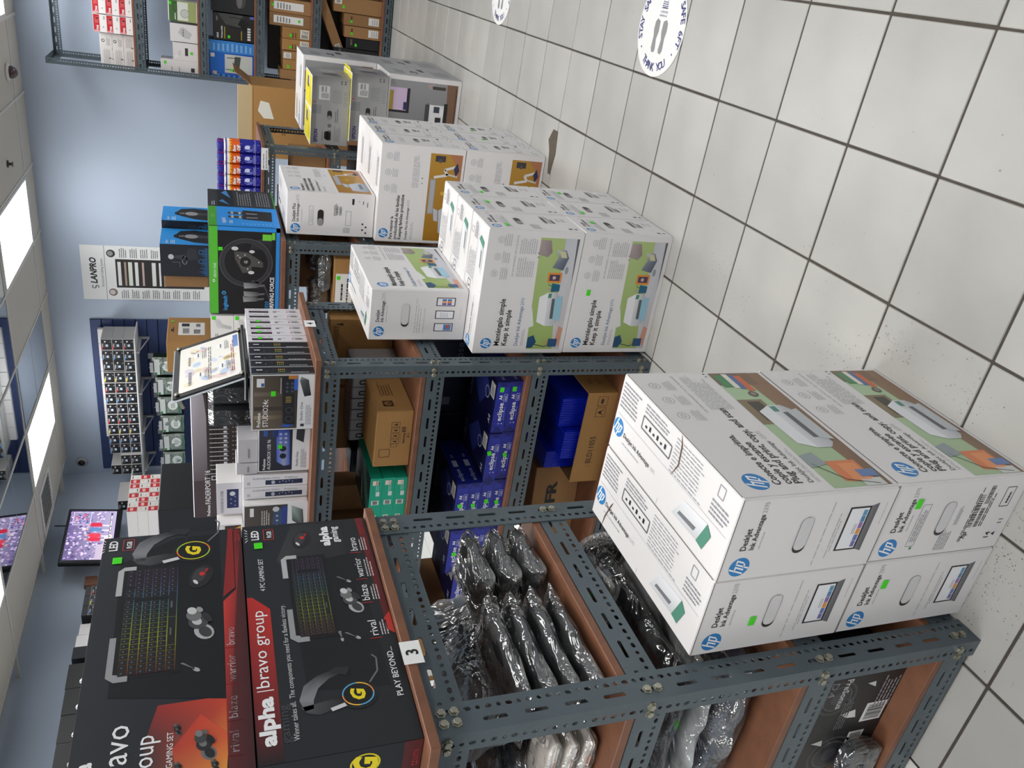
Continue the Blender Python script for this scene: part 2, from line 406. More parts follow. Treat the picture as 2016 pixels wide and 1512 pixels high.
mb.add([(-.80, 3.50, .0012), (-.70, 3.475, .0012), (-.60, 3.49, .0012), (-.60, 3.545, .0012), (-.655, 3.585, .0012), (-.70, 3.555, .0012), (-.8, 3.53, .0012)], [(0, 1, 2, 3, 4, 5, 6)])
mb.build('broken_tile_patch', BED, floor)

PAINT = mat('pale_blue_wall_paint', (184, 197, 214), 0.6, var=0.05, scale=1.2, bump=0.02, bscale=90)
wb = box_at('wall_back', WALL_L - .1, WALL_R + .1, 8.06, 8.16, 0, CEIL + .1, PAINT); wb['kind'] = 'structure'
for nm, a in (('wall_left', (WALL_L - .1, WALL_L, WALL_F, 8.06)), ('wall_right', (WALL_R, WALL_R + .1, WALL_F, 8.06)), ('wall_front', (WALL_L, WALL_R, WALL_F - .1, WALL_F))):
    o = box_at(nm, *a, 0, CEIL + .1, PAINT); o['kind'] = 'structure'
CTILE = mat('cream_ceiling_tile', (196, 192, 182), 0.85, var=0.03, scale=20, bump=0.06, bscale=160)
TBAR = mat('ceiling_grid_paint', (206, 204, 198), 0.5)
MIRROR = mat('mirrored_ceiling_tile', (176, 182, 184), 0.03, metal=1.0)
DIFF = mat('lamp_diffuser', (250, 252, 255), 0.4, emit=6.0)
mb = MB(); mb.box(WALL_L - .1, WALL_R + .1, WALL_F - .1, 8.16, CEIL + .06, CEIL + .12); cl = mb.build('ceiling', CTILE); cl['kind'] = 'structure'
GX = [-2.11 - .61 * k for k in range(-10, 6)]; GY = [7.70 - 1.22 * k for k in range(-1, 10)]
bars = MB()
for x in GX:
    if WALL_L < x < WALL_R: bars.box(x - .012, x + .012, WALL_F, 8.06, CEIL - .004, CEIL + .02)
for y in GY:
    if WALL_F < y < 8.06: bars.box(WALL_L, WALL_R, y - .012, y + .012, CEIL - .0035, CEIL + .02)
bars.build('grid_bar', TBAR, cl)
def col_of(x): return round((-2.11 - x) / .61)
lampset = {(min(range(len(GX)), key=lambda k: abs(GX[k] - .305 - x)), min(range(len(GY)), key=lambda k: abs(GY[k] - .61 - y))) for x, y in lamp_spots()}
TILE_C = box_mesh(.598, 1.208, .012, CTILE, .003); TILE_M = box_mesh(.598, .598, .006, MIRROR, .002)
FR = None
for a, gx in enumerate(GX):
    for b, gy in enumerate(GY):
        x, y = gx - .305, gy - .61
        if (a, b) in lampset:
            f = MB(); z0, z1 = CEIL - .006, CEIL + .03
            for (p, q, r_, s) in ((-.297, -.27, -.6, .6), (.27, .297, -.6, .6), (-.27, .27, -.6, -.555), (-.27, .27, .555, .6)): f.box(p, q, r_, s, -.008, .03)
            lt = thing('ceiling_light', None, None, (x, y, CEIL))
            fo = f.build('frame', TBAR, lt)
            dz = link('diffuser', box_mesh(.54, 1.11, .006, DIFF, .001), lt); dz.location = (0, 0, .012)
            tag(lt, 'flush rectangular ceiling light panel with bright white diffuser', 'ceiling light', 'ceiling light panels in the tile grid')
            lt['label'] = 'ceiling light panel, %s row from the back wall, %s column from the left wall' % (ORD[LY.index(min(LY, key=lambda q: abs(q - y)))], ORD[LX.index(min(LX, key=lambda q: abs(q - x)))])
            nm = {(-4, 7): 'ceiling light panel nearest the left wall corner, beside the air vent', (-2, 7): 'ceiling light panel above the wall poster, right of the mirrored tiles'}.get((int(x), int(y)))
            if nm: lt['label'] = nm
            continue
        if not (WALL_L < gx and gx - .61 < WALL_R and gy > WALL_F and gy - 1.22 < 8.06): continue
        is_m = (-4.6 < x < -2.1 and 3.9 < y < 6.5) or (-3.95 < x < -3.33 and 6.4 < y < 7.8)
        if is_m:
            for q in (-.305, .305):
                t = link('mirror_tile', TILE_M, cl); t.location = (x, y + q, CEIL + .0005); t['label'] = 'mirrored glossy ceiling tile'
        elif y > -1 and y < 7.8 and x > WALL_L + .2:
            t = link('ceiling_tile', TILE_C, cl); t.location = (x, y, CEIL + .002)
        elif y >= 7.8 and x > WALL_L + .2:
            box_at('ceiling_tile', x - .299, x + .299, 7.715, 8.055, CEIL + .002, CEIL + .014, CTILE, cl, .003)
# air vent, smoke detector, sprinkler
VENT = mat('vent_white', (220, 220, 216), 0.5); DARK = mat('dark_gap', (38, 38, 40), 0.8)
v = thing('air_vent', 'white louvred air vent set in the ceiling near the left wall', 'vent', (-4.91, 6.87, CEIL - .012))
f = MB()
for (x0, x1, y0, y1) in ((-.24, -.2, -.24, .24), (.2, .24, -.24, .24), (-.2, .2, -.24, -.2), (-.2, .2, .2, .24)): f.box(x0, x1, y0, y1, 0, .016)
f.build('vent_frame', VENT, v); box_at('vent_backing', -.2, .2, -.2, .2, .012, .074, DARK, v, 0)
for k in range(9):
    s = link('louvre', box_mesh(.018, .4, .003, VENT, .001, True), v); s.location = (-.17 + k * .0425, 0, .006); s.rotation_euler = (0, .7, 0)
d = thing('dome_camera', 'small white dome camera with dark smoked glass on the ceiling', 'camera', (-1.26, 7.5, CEIL))
f = MB(); f.lathe([(.03, .061), (.03, .0), (.065, 0), (.065, -.012), (.055, -.02), (.03, -.024)], 24); f.build('housing', VENT, d, True)
f = MB(); f.lathe([(.05, -.02), (.048, -.04), (.035, -.062), (.015, -.074), (.001, -.076)], 20); f.build('dome_glass', mat('smoked_dome', (60, 20, 34), 0.08, coat=1), d, True)
d = thing('sprinkler_head', 'tiny dark sprinkler head on the ceiling right of the light panel', 'sprinkler', (-1.88, 7.12, CEIL))
f = MB(); f.lathe([(.008, .061), (.008, 0), (.028, 0), (.028, -.006), (.012, -.01), (.01, -.03), (.022, -.032), (.022, -.036)], 14); f.build('head', mat('dull_brass', (96, 84, 66), .5, metal=.6), d)
# surveillance camera at the corner of the back wall
d = thing('security_camera', 'small round security camera with black lens high in the wall corner', 'camera', (-5.27, 8.06, 2.82))
f = MB(); f.lathe([(.055, 0), (.055, .012), (.045, .022), (.03, .026)], 24); o = f.build('mount', mat('camera_grey', (172, 170, 172), .5), d, True); o.rotation_euler = (PI / 2, 0, 0)
f = MB(); f.lathe([(.034, .02), (.032, .034), (.02, .046), (.004, .05)], 20); o = f.build('lens', PLAST_BLK, d, True); o.rotation_euler = (PI / 2, 0, 0)

# ================================================================ slotted-angle shelving
def hole_strip(V, F, L, off, hw, start, pitch, lens, s0, s1, put, th):
    """strip from s0 to s1 across the flange, with holes of lengths lens (cycled) every pitch"""
    def pt(u, t, k): V.append(put(u, t, k)); return len(V) - 1
    t = (s0 + s1) / 2; u = start; k = 0; prev = 0.0
    def quad(a, b, c, d, k): F.append([pt(*a, k), pt(*b, k), pt(*c, k), pt(*d, k)] if k == 0 else [pt(*d, k), pt(*c, k), pt(*b, k), pt(*a, k)])
    while u + pitch / 2 < L - 0.006:
        u0, u1 = u - pitch / 2, u + pitch / 2
        if u0 > prev + 1e-6:
            for q in (0, 1): quad((prev, s0), (u0, s0), (u0, s1), (prev, s1), q)
        l = lens[k % len(lens)] / 2; r = hw / 2; k += 1
        P = [(u + l, t - .4 * r), (u + l, t + .4 * r), (u + l - .6 * r, t + r), (u - l + .6 * r, t + r), (u - l, t + .4 * r), (u - l, t - .4 * r), (u - l + .6 * r, t - r), (u + l - .6 * r, t - r)]
        C = [(u1, s0), (u1, s1), (u0, s1), (u0, s0)]; ids = []
        for q in (0, 1):
            c = [pt(*p, q) for p in C]; h = [pt(*p, q) for p in P]; ids.append(h)
            for fc in ((c[0], c[1], h[1], h[0]), (c[1], h[2], h[1]), (c[1], c[2], h[3], h[2]), (c[2], h[4], h[3]), (c[2], c[3], h[5], h[4]), (c[3], h[6], h[5]), (c[3], c[0], h[7], h[6]), (c[0], h[0], h[7])):
                F.append(list(fc) if q == 0 else list(fc)[::-1])
        for i in range(8):
            j = (i + 1) % 8; F.append([ids[0][i], ids[0][j], ids[1][j], ids[1][i]])
        prev = u1; u += pitch
    if prev < L:
        for q in (0, 1): quad((prev, s0), (L, s0), (L, s1), (prev, s1), q)
ANG = {}
FA, FB, TH = .062, .043, .0026
def angle(L, ea, eb, el, fa=FA, fb=FB):
    """slotted steel angle of length L along el; wide flange along ea, narrow along eb, corner at the origin"""
    key = (round(L, 3), tuple(ea), tuple(eb), tuple(el), fa, fb)
    if key in ANG: return ANG[key]
    ea, eb, el = Vector(ea), Vector(eb), Vector(el); V, F = [], []
    pa = lambda u, t, k: tuple(el * u + ea * t + eb * (k * TH))
    pb = lambda u, t, k: tuple(el * u + eb * t + ea * (k * TH))
    sides = []
    for put, strips in ((pa, ((0, .014, 0), (.014, .030, 1), (.030, .038, 0), (.038, .054, 2), (.054, fa, 0))), (pb, ((0, .018, 0), (.018, .034, 2), (.034, fb, 0)))):
        F0 = len(F)
        for s0, s1, kind in strips:
            if kind == 0:
                for k in (0, 1):
                    i = len(V); V.extend([put(0, s0, k), put(L, s0, k), put(L, s1, k), put(0, s1, k)])
                    F.append([i, i + 1, i + 2, i + 3] if k == 0 else [i + 3, i + 2, i + 1, i])
            elif kind == 1: hole_strip(V, F, L, 0, .0085, .045, .074, (.044,), s0, s1, put, TH)
            else: hole_strip(V, F, L, 0, .0085, .014, .0185, (.0125, .0085), s0, s1, put, TH)
        w = strips[-1][1]; i = len(V); V.extend([put(0, w, 0), put(L, w, 0), put(L, w, 1), put(0, w, 1)]); F.append([i, i + 1, i + 2, i + 3])
        for u in (0, L):
            i = len(V); V.extend([put(u, 0, 0), put(u, w, 0), put(u, w, 1), put(u, 0, 1)]); F.append([i, i + 1, i + 2, i + 3])
        # orientation: the outer face of pa looks along -eb
        nrm = (Vector(V[F[F0][1]]) - Vector(V[F[F0][0]])).cross(Vector(V[F[F0][2]]) - Vector(V[F[F0][0]]))
        out = -eb if put is pa else -ea
        if nrm.dot(out) < 0:
            for q in range(F0, len(F)): F[q] = F[q][::-1]
    me = mesh('angle', V, F, STEEL); ANG[key] = me
    return me
mb = MB(); mb.lathe([(.0095, 0), (.0095, .0012), (.0072, .0016), (.0072, .006), (.006, .0068)], 6); BOLTM = mesh('bolt', mb.v, mb.f, BOLT)
def bolt(parent, p, nrm):
    o = link('bolt', BOLTM, parent); o.location = p
    o.rotation_euler = Vector((0, 0, 1)).rotation_difference(Vector(nrm)).to_euler()
    o.rotation_euler.rotate_axis('Z', R.uniform(0, 1)); return o
BOARDM = {}
def shelf_unit(label, x0, x1, y0, y1, hp, levels, over=(0, 0, 0), group=None, top=None, ends=(True, True), boards=None, deck_in=.004):
    """x0 < x1, y0 < y1; levels = beam top heights; over = overhang of the top board (x right, front, back)"""
    u = thing('shelving_unit', label, 'shelf', (x1, y0, 0), 0, group); X0, Y1 = x0 - x1, y1 - y0
    for sx, px in ((-1, 0), (1, X0)):
        for sy, py in ((1, 0), (-1, Y1)):
            o = link('upright', angle(hp, (0, sy, 0), (sx, 0, 0), (0, 0, 1)), u); o.location = (px, py, 0)
    g = .003
    for z in levels:
        for sy, py in ((1, g), (-1, Y1 - g)):
            o = link('long_beam', angle(x1 - x0 - 2 * g, (0, 0, -1), (0, sy, 0), (1, 0, 0)), u); o.location = (X0 + g, py, z)
        for sx, px in ((-1, -g), (1, X0 + g)):
            o = link('end_beam', angle(y1 - y0 - 2 * g, (0, 0, -1), (sx, 0, 0), (0, 1, 0)), u); o.location = (px, g, z)
        tp = z == levels[0] and z >= hp - .01
        ox, of, ob = over if tp else (-deck_in, -deck_in, -deck_in)
        zt = z + .001
        o = box_at('shelf_board', X0 - ox if tp else X0 + deck_in, ox, -of, Y1 + ob, zt, zt + .018, BOARD, u, .0015)
        zb = z - .02 if not tp else z - .018
        for dy in ((.022, .044) if tp and hp < 1.2 and y0 < 1 else (.022,)):
            for dz in (0, .022):
                bolt(u, (.0002, dy, zb - dz), (1, 0, 0)); bolt(u, (.0002, Y1 - dy, zb - dz), (1, 0, 0))
        for dx in (.016, .034): bolt(u, (-dx, -.0002, zb - .002), (0, -1, 0))
    return u
u3 = shelf_unit('slate grey slotted-angle shelving unit with number 3 tag, nearest the viewer', -2.35, -1.085, .81, 1.385, 1.188, (1.188, .815, .43, .075), (.018, .03, .012))
u4 = shelf_unit('grey slotted-angle shelving unit holding blue paper reams, second from the viewer', -2.78, -1.175, 2.275, 2.80, 1.188, (1.188, .842, .462, .06), (.03, .014, .02))
u5 = shelf_unit('grey slotted-angle shelving unit under the racing wheel box', -3.2, -1.208, 3.535, 4.06, 1.188, (1.188, .842, .462, .06), (.015, .012, .012))
u6 = shelf_unit('grey slotted-angle shelving unit beside the compressed air cans and large cartons', -3.0, -1.115, 5.03, 5.64, 1.188, (1.188, .80, .42, .06), (.01, .012, .012))
u7 = shelf_unit('tall grey slotted-angle shelving unit against the back wall with router boxes', -1.15, 1.2, 7.42, 7.88, 2.67, (2.02, 1.545, 1.11, .66, .07))
for z in (2.67,):
    o = link('end_beam', angle(.454, (0, 0, -1), (1, 0, 0), (0, 1, 0)), u7); o.location = (-2.35 + .003, .003, z)
    o = link('long_beam', angle(2.34, (0, 0, -1), (0, -1, 0), (1, 0, 0)), u7); o.location = (-2.347, .457, z)
for u, num, yy in ((u3, '3', .165), (u4, '4', .26)):
    a = Art(.052, .036); a.rect(0, 0, 1, 1, (238, 238, 236)); a.text(num, .5, .2, .85, (25, 25, 25), al='c', bold=.02)
    o = link('number_tag', a.mesh('tag'), u); o.rotation_euler = ROT['right']; o.location = ((.0195 if u is u3 else .0315), yy, 1.194 if u is u3 else 1.196); o['label'] = 'white number tag'
# ================================================================ printer cartons
INKC = (34, 34, 38); GR = (150, 150, 156); LG = (186, 186, 190)
def laptop(a, x0, y0, x1, y1):
    kh = (y1 - y0) * .24
    a.poly([(x0, y0 + kh), (x1, y0 + kh), (x1 + .03, y0), (x0 - .03, y0)], [(120, 120, 124)] * 2 + [(92, 92, 98)] * 2, 1)
    a.rect(x0, y0 + kh, x1, y1, (34, 34, 38), 2); a.rect(x0 + .02, y0 + kh + .012, x1 - .02, y1 - .012, (240, 240, 242), 3)
    w = (x1 - x0 - .08) / 6
    for i, c in enumerate(((120, 112, 176), (104, 124, 190), (226, 150, 70), (150, 110, 170), (82, 136, 178), (88, 152, 190))):
        a.rect(x0 + .04 + i * w, y0 + kh + .018, x0 + .035 + (i + 1) * w, y0 + kh + .045, c, 4)
    a.greek(x0 + (x1 - x0) * .38, y0 + kh + (y1 - y0) * .3, x0 + (x1 - x0) * .62, y0 + kh + (y1 - y0) * .42, 2, GR, 3, .4, 4)
def side_2375(variant):
    a = Art(.178, .342); a.rect(.008, .006, .992, .994, (229, 226, 225), 0)
    a.hp(.17, .885, .062)
    a.text('DeskJet', .38, .885, .062, INKC, w=.27, bold=.012); a.text('Ink Advantage', .38, .835, .062, INKC, w=.43, bold=.012)
    a.text('2375', .83, .835, .058, (176, 176, 180), w=.13)
    a.greek(.38, .80, .66, .815, 1, LG, 2)
    if variant == 'laptop':
        for k, y in enumerate((.405, .335, .318)): a.greek(.08 + .08 * k, y, .94 - .1 * k, y + .014, 1, LG, 4 + k)
        laptop(a, .24, .10, .80, .29); a.greek(.55, .045, .84, .055, 1, LG, 3)
    else:
        a.frame(.16, .695, .72, .755, .004, (140, 140, 144), 1); a.greek(.22, .705, .66, .75, 3, GR, 5); a.ell(.13, .71, .02, (70, 130, 70))
        a.greek(.06, .44, .36, .53, 6, GR, 6); a.greek(.4, .43, .66, .46, 3, GR, 7)
        a.text('hp', .18, .31, .05, INKC, bold=.02, shear=.3); a.bars(.34, .30, .78, .335, INKC, 3); a.bars(.34, .255, .60, .285, INKC, 4); a.greek(.34, .22, .8, .25, 2, INKC, 5); a.bars(.66, .25, .9, .285, INKC, 6)
        a.greek(.14, .335, .9, .36, 2, INKC, 9); a.text('14', .16, .11, .055, INKC, bold=.01); a.text('11', .36, .06, .05, INKC); a.poly([(.18, .07), (.24, .07), (.21, .10)], INKC, 1)
        a.frame(.6, .08, .86, .15, .005, INKC, 1); a.greek(.64, .1, .82, .13, 1, INKC, 5)
    return a.mesh('print')
def printer_pic(a, x0, y0, w, h, body=(232, 234, 236), tray=(190, 194, 198)):
    """a low white inkjet printer seen at an angle, in a w x h frame"""
    p = lambda u, v: (x0 + u * w, y0 + v * h)
    a.poly([p(0, .55), p(.12, .95), p(.86, 1), p(1, .62)], body, 4)
    a.poly([p(0, .2), p(0, .55), p(1, .62), p(1, .28), p(.9, .12), p(.1, .04)], [(196, 198, 202), (214, 216, 220), (222, 224, 226), (190, 192, 196), (176, 178, 184), (182, 184, 190)], 5)
    a.poly([p(.22, .38), p(.82, .42), p(.82, .28), p(.22, .24)], (92, 94, 98), 6)
    a.poly([p(.2, .24), p(.84, .29), p(.9, -.04), p(.16, -.08)], tray, 7)
    a.poly([p(.84, .62), p(.97, .61), p(.97, .46), p(.84, .47)], (74, 140, 116), 6)
def front_2375():
    a = Art(.452, .342); a.rect(.008, .006, .992, .994, (229, 226, 225), 0)
    a.hp(.10, .84, .072)
    for t, y, w in (('Conecte e imprima,', .70, .36), ('copie y escanee', .635, .30), ('Plug and print, copy, and scan', .57, .58)): a.text(t, .07, y, .078, INKC, w=w, bold=.015)
    a.text('DeskJet Ink Advantage', .07, .50, .046, (60, 60, 66), w=.30); a.text('2375', .39, .50, .046, LG, w=.06); a.greek(.07, .455, .36, .48, 2, LG, 2)
    for k in range(3):
        x = .60 + .135 * k; a.icon(x, .885, .038); a.greek(x - .045, .76, x + .05, .83, 4, LG, k)
    a.text('DE UN VISTAZO / AT A GLANCE', .62, .70, .022, GR, w=.34); a.greek(.64, .50, .97, .67, 9, LG, 8); a.ell(.975, .455, .006, INKC); a.text('A', .94, .445, .03, INKC)
    a.hgrad(.02, .03, .98, .42, (168, 190, 150), (176, 204, 166), 1)
    a.poly([(.02, .03), (.98, .03), (.98, .2), (.02, .12)], [(120, 96, 76), (138, 106, 80), (150, 116, 88), (132, 104, 80)], 2)
    a.rect(.5, .24, .72, .42, (134, 118, 92), 2); a.rect(.53, .27, .7, .36, (66, 62, 52), 3)
    a.rect(.86, .12, .98, .42, (126, 100, 78), 3); a.rect(.80, .2, .95, .25, (206, 104, 66), 4); a.rect(.82, .25, .96, .29, (84, 112, 160), 4); a.rect(.83, .29, .97, .33, (232, 226, 214), 4); a.rect(.84, .33, .96, .40, (74, 136, 92), 4)
    a.ell(.77, .25, .026, (98, 88, 82), L=4); a.ell(.77, .25, .014, (150, 140, 128), L=5)
    a.poly([(.04, .1), (.2, .1), (.2, .3), (.06, .3)], (218, 128, 84), 3); a.rect(.06, .12, .18, .24, (228, 148, 96), 4); a.rect(.02, .06, .07, .2, (208, 210, 206), 4); a.rect(.08, .05, .13, .17, (102, 130, 178), 5)
    a.path([(.03, .1), (.07, .28), (.19, .4)], .006, (60, 62, 60), 5); a.poly([(.16, .42), (.25, .42), (.27, .32), (.18, .3)], (150, 160, 164), 5)
    printer_pic(a, .30, .08, .36, .27)
    return a.mesh('print')
def top_23(logo_text, w=.452, d=.178):
    a = Art(w, d)
    a.hp(.055, .34, .12); a.text(logo_text, .115, .29, .16, INKC, w=.26, bold=.008); a.text('2375', .39, .29, .14, LG, w=.04); a.greek(.115, .2, .30, .24, 1, LG, 3)
    a.frame(.24, .62, .50, .78, .02, (110, 110, 114), 1)
    for k in range(6): a.rect(.27 + .035 * k, .67, .285 + .035 * k, .73 if k % 2 else .70, INKC, 2)
    a.greek(.02, .60, .2, .95, 7, GR, 4); a.greek(.24, .83, .46, .96, 3, GR, 5)
    a.greek(.52, .52, .78, .96, 10, GR, 6, .25); a.path([(.02, .5), (.98, .5)], .008, (196, 196, 200), 1)
    a.frame(.86, .80, .9, .93, .012, GR, 1); a.greek(.84, .56, .97, .76, 4, GR, 9)
    a.poly([(.62, .14), (.68, .40), (.86, .44), (.82, .16)], [(206, 208, 210), (226, 228, 230), (232, 234, 236), (196, 198, 200)], 2); a.poly([(.66, .2), (.67, .25), (.80, .28), (.79, .22)], (120, 122, 126), 3); a.poly([(.82, .16), (.86, .44), (.9, .36), (.87, .14)], (86, 142, 122), 3)
    a.path([(.5, .02), (.5, .1)], .006, LG, 1)
    return a.mesh('print')
def front_2775():
    a = Art(.445, .34); a.rect(.008, .006, .992, .994, (229, 226, 225), 0)
    a.hp(.09, .865, .058)
    a.text('Manténgalo simple', .07, .725, .082, INKC, w=.39, bold=.018); a.text('Keep it simple', .07, .645, .082, INKC, w=.30, bold=.018)
    a.text('DeskJet Ink Advantage', .07, .525, .058, (64, 104, 150), w=.33); a.text('2775', .41, .525, .058, (96, 150, 186), w=.06)
    a.greek(.07, .465, .24, .50, 2, LG, 2)
    for k in range(3):
        x = .66 + .13 * k; a.icon(x, .885 - .012 * k, .034); a.greek(x - .045, .755, x + .05, .835, 4, LG, k + 3)
    a.text('DE UN VISTAZO / AT A GLANCE', .64, .69, .024, GR, w=.32); a.greek(.64, .49, .80, .67, 8, LG, 8); a.greek(.82, .49, .94, .67, 8, LG, 9)
    a.ell(.83, .458, .006, INKC); a.text('A', .79, .447, .03, INKC)
    a.poly([(.04, .05), (.95, .05), (.95, .46), (.04, .42)], [(160, 182, 104), (172, 192, 122), (176, 196, 132), (150, 176, 98)], 1)
    a.poly([(.04, .05), (.95, .05), (.95, .20), (.3, .17), (.04, .13)], [(196, 192, 194), (206, 206, 212), (198, 200, 206), (206, 206, 210), (196, 194, 196)], 2)
    a.poly([(.55, .05), (.95, .05), (.95, .075)], (92, 96, 104), 3)
    a.poly([(.22, .44), (.30, .44), (.40, .43), (.24, .38)], (226, 228, 226), 2)
    a.poly([(.05, .42), (.14, .42), (.16, .36), (.10, .32), (.05, .36)], (26, 74, 112), 3); a.path([(.08, .34), (.06, .22), (.1, .16)], .009, (60, 58, 54), 3)
    a.rect(.06, .09, .13, .19, (38, 80, 122), 4); a.path([(.075, .19), (.09, .25), (.1, .19), (.115, .24)], .007, (196, 158, 96), 4)
    a.poly([(.06, .06), (.22, .05), (.24, .10), (.1, .12)], (206, 150, 126), 3)
    a.rect(.60, .17, .68, .32, (226, 138, 52), 4); a.rect(.615, .19, .665, .3, (70, 62, 92), 5); a.ell(.64, .25, .014, (214, 176, 160), L=6)
    a.poly([(.53, .17), (.585, .17), (.595, .26), (.525, .26)], (22, 96, 124), 4); a.path([(.55, .26), (.54, .31)], .01, (190, 150, 150), 4); a.path([(.57, .26), (.585, .3)], .01, (86, 140, 96), 4)
    a.poly([(.70, .17), (.80, .13), (.86, .17), (.86, .27), (.80, .24), (.72, .29)], [(84, 92, 108), (96, 104, 120), (128, 136, 150), (200, 206, 212), (140, 148, 160), (120, 128, 142)], 4); a.poly([(.80, .15), (.85, .18), (.85, .24), (.80, .21)], (206, 200, 156), 5)
    a.poly([(.82, .46), (.93, .455), (.93, .35), (.84, .32), (.80, .36)], [(166, 150, 150), (178, 162, 160), (150, 136, 136), (134, 120, 122), (150, 138, 138)], 4)
    a.ell(.7, .13, .03, (150, 154, 160), ry=.018, L=4)
    printer_pic(a, .24, .13, .28, .24, (236, 236, 238), (150, 196, 214))
    return a.mesh('print')
def side_2775(variant):
    a = Art(.183, .335); a.rect(.008, .006, .992, .994, (229, 226, 225), 0)
    a.hp(.17, .90, .055 if variant == 'phones' else .05); a.text('DeskJet', .36, .905, .056, INKC, w=.24, bold=.012); a.text('Ink Advantage', .36, .86, .056, INKC, w=.42, bold=.012); a.text('2775', .80, .86, .052, LG, w=.14)
    a.greek(.36, .83, .7, .845, 1, LG, 3)
    if variant == 'phones':
        for k, y in enumerate((.53, .505, .48, .44)): a.greek(.14, y, .88 - .06 * k, y + .014, 1, LG, 4 + k)
        for k, x in enumerate((.26, .52, .78)):
            a.rect(x - .085, .13, x + .085, .33, (52, 52, 56), 1); a.rect(x - .07, .14, x + .07, .32, (238, 238, 242), 2)
            if k == 0: a.rect(x - .06, .15, x + .06, .23, (86, 142, 190), 3); a.rect(x - .02, .17, x + .05, .2, (208, 96, 96), 4)
            if k == 1: a.greek(x - .05, .2, x + .05, .29, 4, GR, 4, .2, 3)
            if k == 2:
                for i in range(6): a.rect(x - .06 + .04 * (i % 3), .17 + .055 * (i // 3), x - .025 + .04 * (i % 3), .215 + .055 * (i // 3), ((94, 90, 170), (226, 130, 60), (70, 130, 190), (120, 80, 160), (230, 160, 70), (70, 110, 190))[i], 3)
        a.greek(.42, .06, .72, .07, 1, LG, 6)
    else:
        a.greek(.14, .745, .78, .80, 4, LG, 5); a.frame(.12, .74, .82, .805, .004, LG, 1)
        a.greek(.08, .44, .40, .54, 6, GR, 6); a.bars(.45, .30, .85, .34, INKC, 3); a.greek(.45, .26, .9, .29, 2, INKC, 4); a.bars(.45, .22, .7, .25, INKC, 5)
        for k in range(4): a.icon(.62 + .1 * (k % 2), .1 + .06 * (k // 2), .02, INKC)
        a.poly([(.12, .05), (.2, .05), (.16, .09)], INKC, 1); a.rect(.14, .1, .2, .14, INKC, 1)
    return a.mesh('print')
def front_6475():
    a = Art(.452, .392); a.rect(.008, .006, .992, .994, (229, 226, 225), 0)
    a.hp(.09, .905, .058)
    for t, y, w in (('Para mejorar la', .80, .24), ('productividad de las familias', .745, .46), ('Keeping families productive', .69, .47)): a.text(t, .03, y, .06, INKC, w=w, bold=.018)
    a.text('DeskJet Plus Ink Advantage', .03, .62, .044, INKC, w=.34, bold=.006); a.text('6475', .38, .62, .044, LG, w=.07); a.greek(.03, .555, .26, .59, 2, LG, 2)
    for k in range(3):
        x = .56 + .16 * k; a.icon(x, .90, .036); a.greek(x - .045, .79, x + .05, .86, 4, LG, k + 3)
    a.greek(.58, .54, .92, .62, 5, LG, 8); a.text('A', .62, .485, .03, INKC); a.ell(.68, .495, .006, INKC)
    a.hgrad(.03, .035, .94, .42, (164, 116, 34), (182, 138, 52), 1)
    a.poly([(.5, .035), (.94, .035), (.94, .2), (.82, .09)], (178, 118, 84), 2)
    a.rect(.32, .33, .68, .4, (156, 156, 160), 2); a.rect(.33, .34, .67, .39, (176, 176, 180), 3)
    a.poly([(.1, .10), (.12, .24), (.36, .26), (.44, .12), (.40, .04), (.14, .03)], [(170, 178, 190), (190, 198, 208), (202, 208, 216), (176, 184, 196), (140, 148, 160), (130, 138, 150)], 3); a.rect(.2, .1, .38, .14, (96, 104, 118), 4); a.poly([(.24, .26), (.36, .27), (.38, .33), (.25, .31)], (190, 196, 206), 4)
    a.path([(.70, .36), (.73, .2), (.78, .24), (.82, .1)], .03, (222, 218, 216), 3); a.path([(.74, .22), (.72, .08)], .02, (206, 202, 200), 3)
    a.poly([(.72, .1), (.80, .13), (.86, .09), (.78, .06)], (48, 52, 84), 4); a.rect(.86, .24, .92, .36, (62, 60, 66), 4); a.ell(.87, .3, .02, (90, 80, 80), L=5)
    a.ell(.54, .24, .02, (214, 170, 60), L=3)
    return a.mesh('print')
def side_6475(variant=0):
    a = Art(.198, .392); a.rect(.008, .006, .992, .994, (229, 226, 225), 0)
    a.hp(.15, .90, .055); a.text('DeskJet Plus', .30, .905, .05, INKC, w=.42, bold=.012); a.text('Ink Advantage', .30, .865, .05, INKC, w=.42, bold=.008); a.text('6475', .74, .865, .05, LG, w=.18)
    a.greek(.30, .83, .6, .845, 1, LG, 4); a.frame(.24, .705, .68, .75, .004, GR, 1); a.greek(.3, .715, .62, .74, 2, LG, 3)
    a.bars(.5, .42, .72, .44, INKC, 3); a.greek(.48, .44, .8, .475, 3, INKC, 2); a.bars(.5, .38, .7, .41, INKC, 5)
    a.frame(.26, .27, .6, .33, .005, GR, 1); a.rect(.76, .24, .9, .265, INKC, 1); a.greek(.08, .28, .22, .36, 6, GR, 5)
    for k in range(3): a.greek(.72 + .06 * k, .08 + .05 * k, .86, .1 + .05 * k, 1, INKC, k); 
    for k in range(4): a.rect(.08 + .07 * k, .08 + .04 * (k % 2), .12 + .07 * k, .1 + .04 * (k % 2), INKC, 1)
    return a.mesh('print')
def top_plain(w, d):
    a = Art(w, d); a.path([(.01, .5), (.99, .5)], .006, (190, 190, 196), 1); a.greek(.05, .6, .4, .85, 5, LG, 3); a.greek(.55, .15, .9, .4, 5, LG, 4); a.hp(.08, .3, .1); a.greek(.14, .25, .4, .36, 1, INKC, 5)
    return a.mesh('print')
A_F23, A_T23 = front_2375(), top_23('DeskJet Ink Advantage')
A_S23, A_S23B = side_2375('laptop'), side_2375('label')
S23 = (.18, .455, .342)
crease = mat('torn_fibre', (120, 96, 78), 0.9)
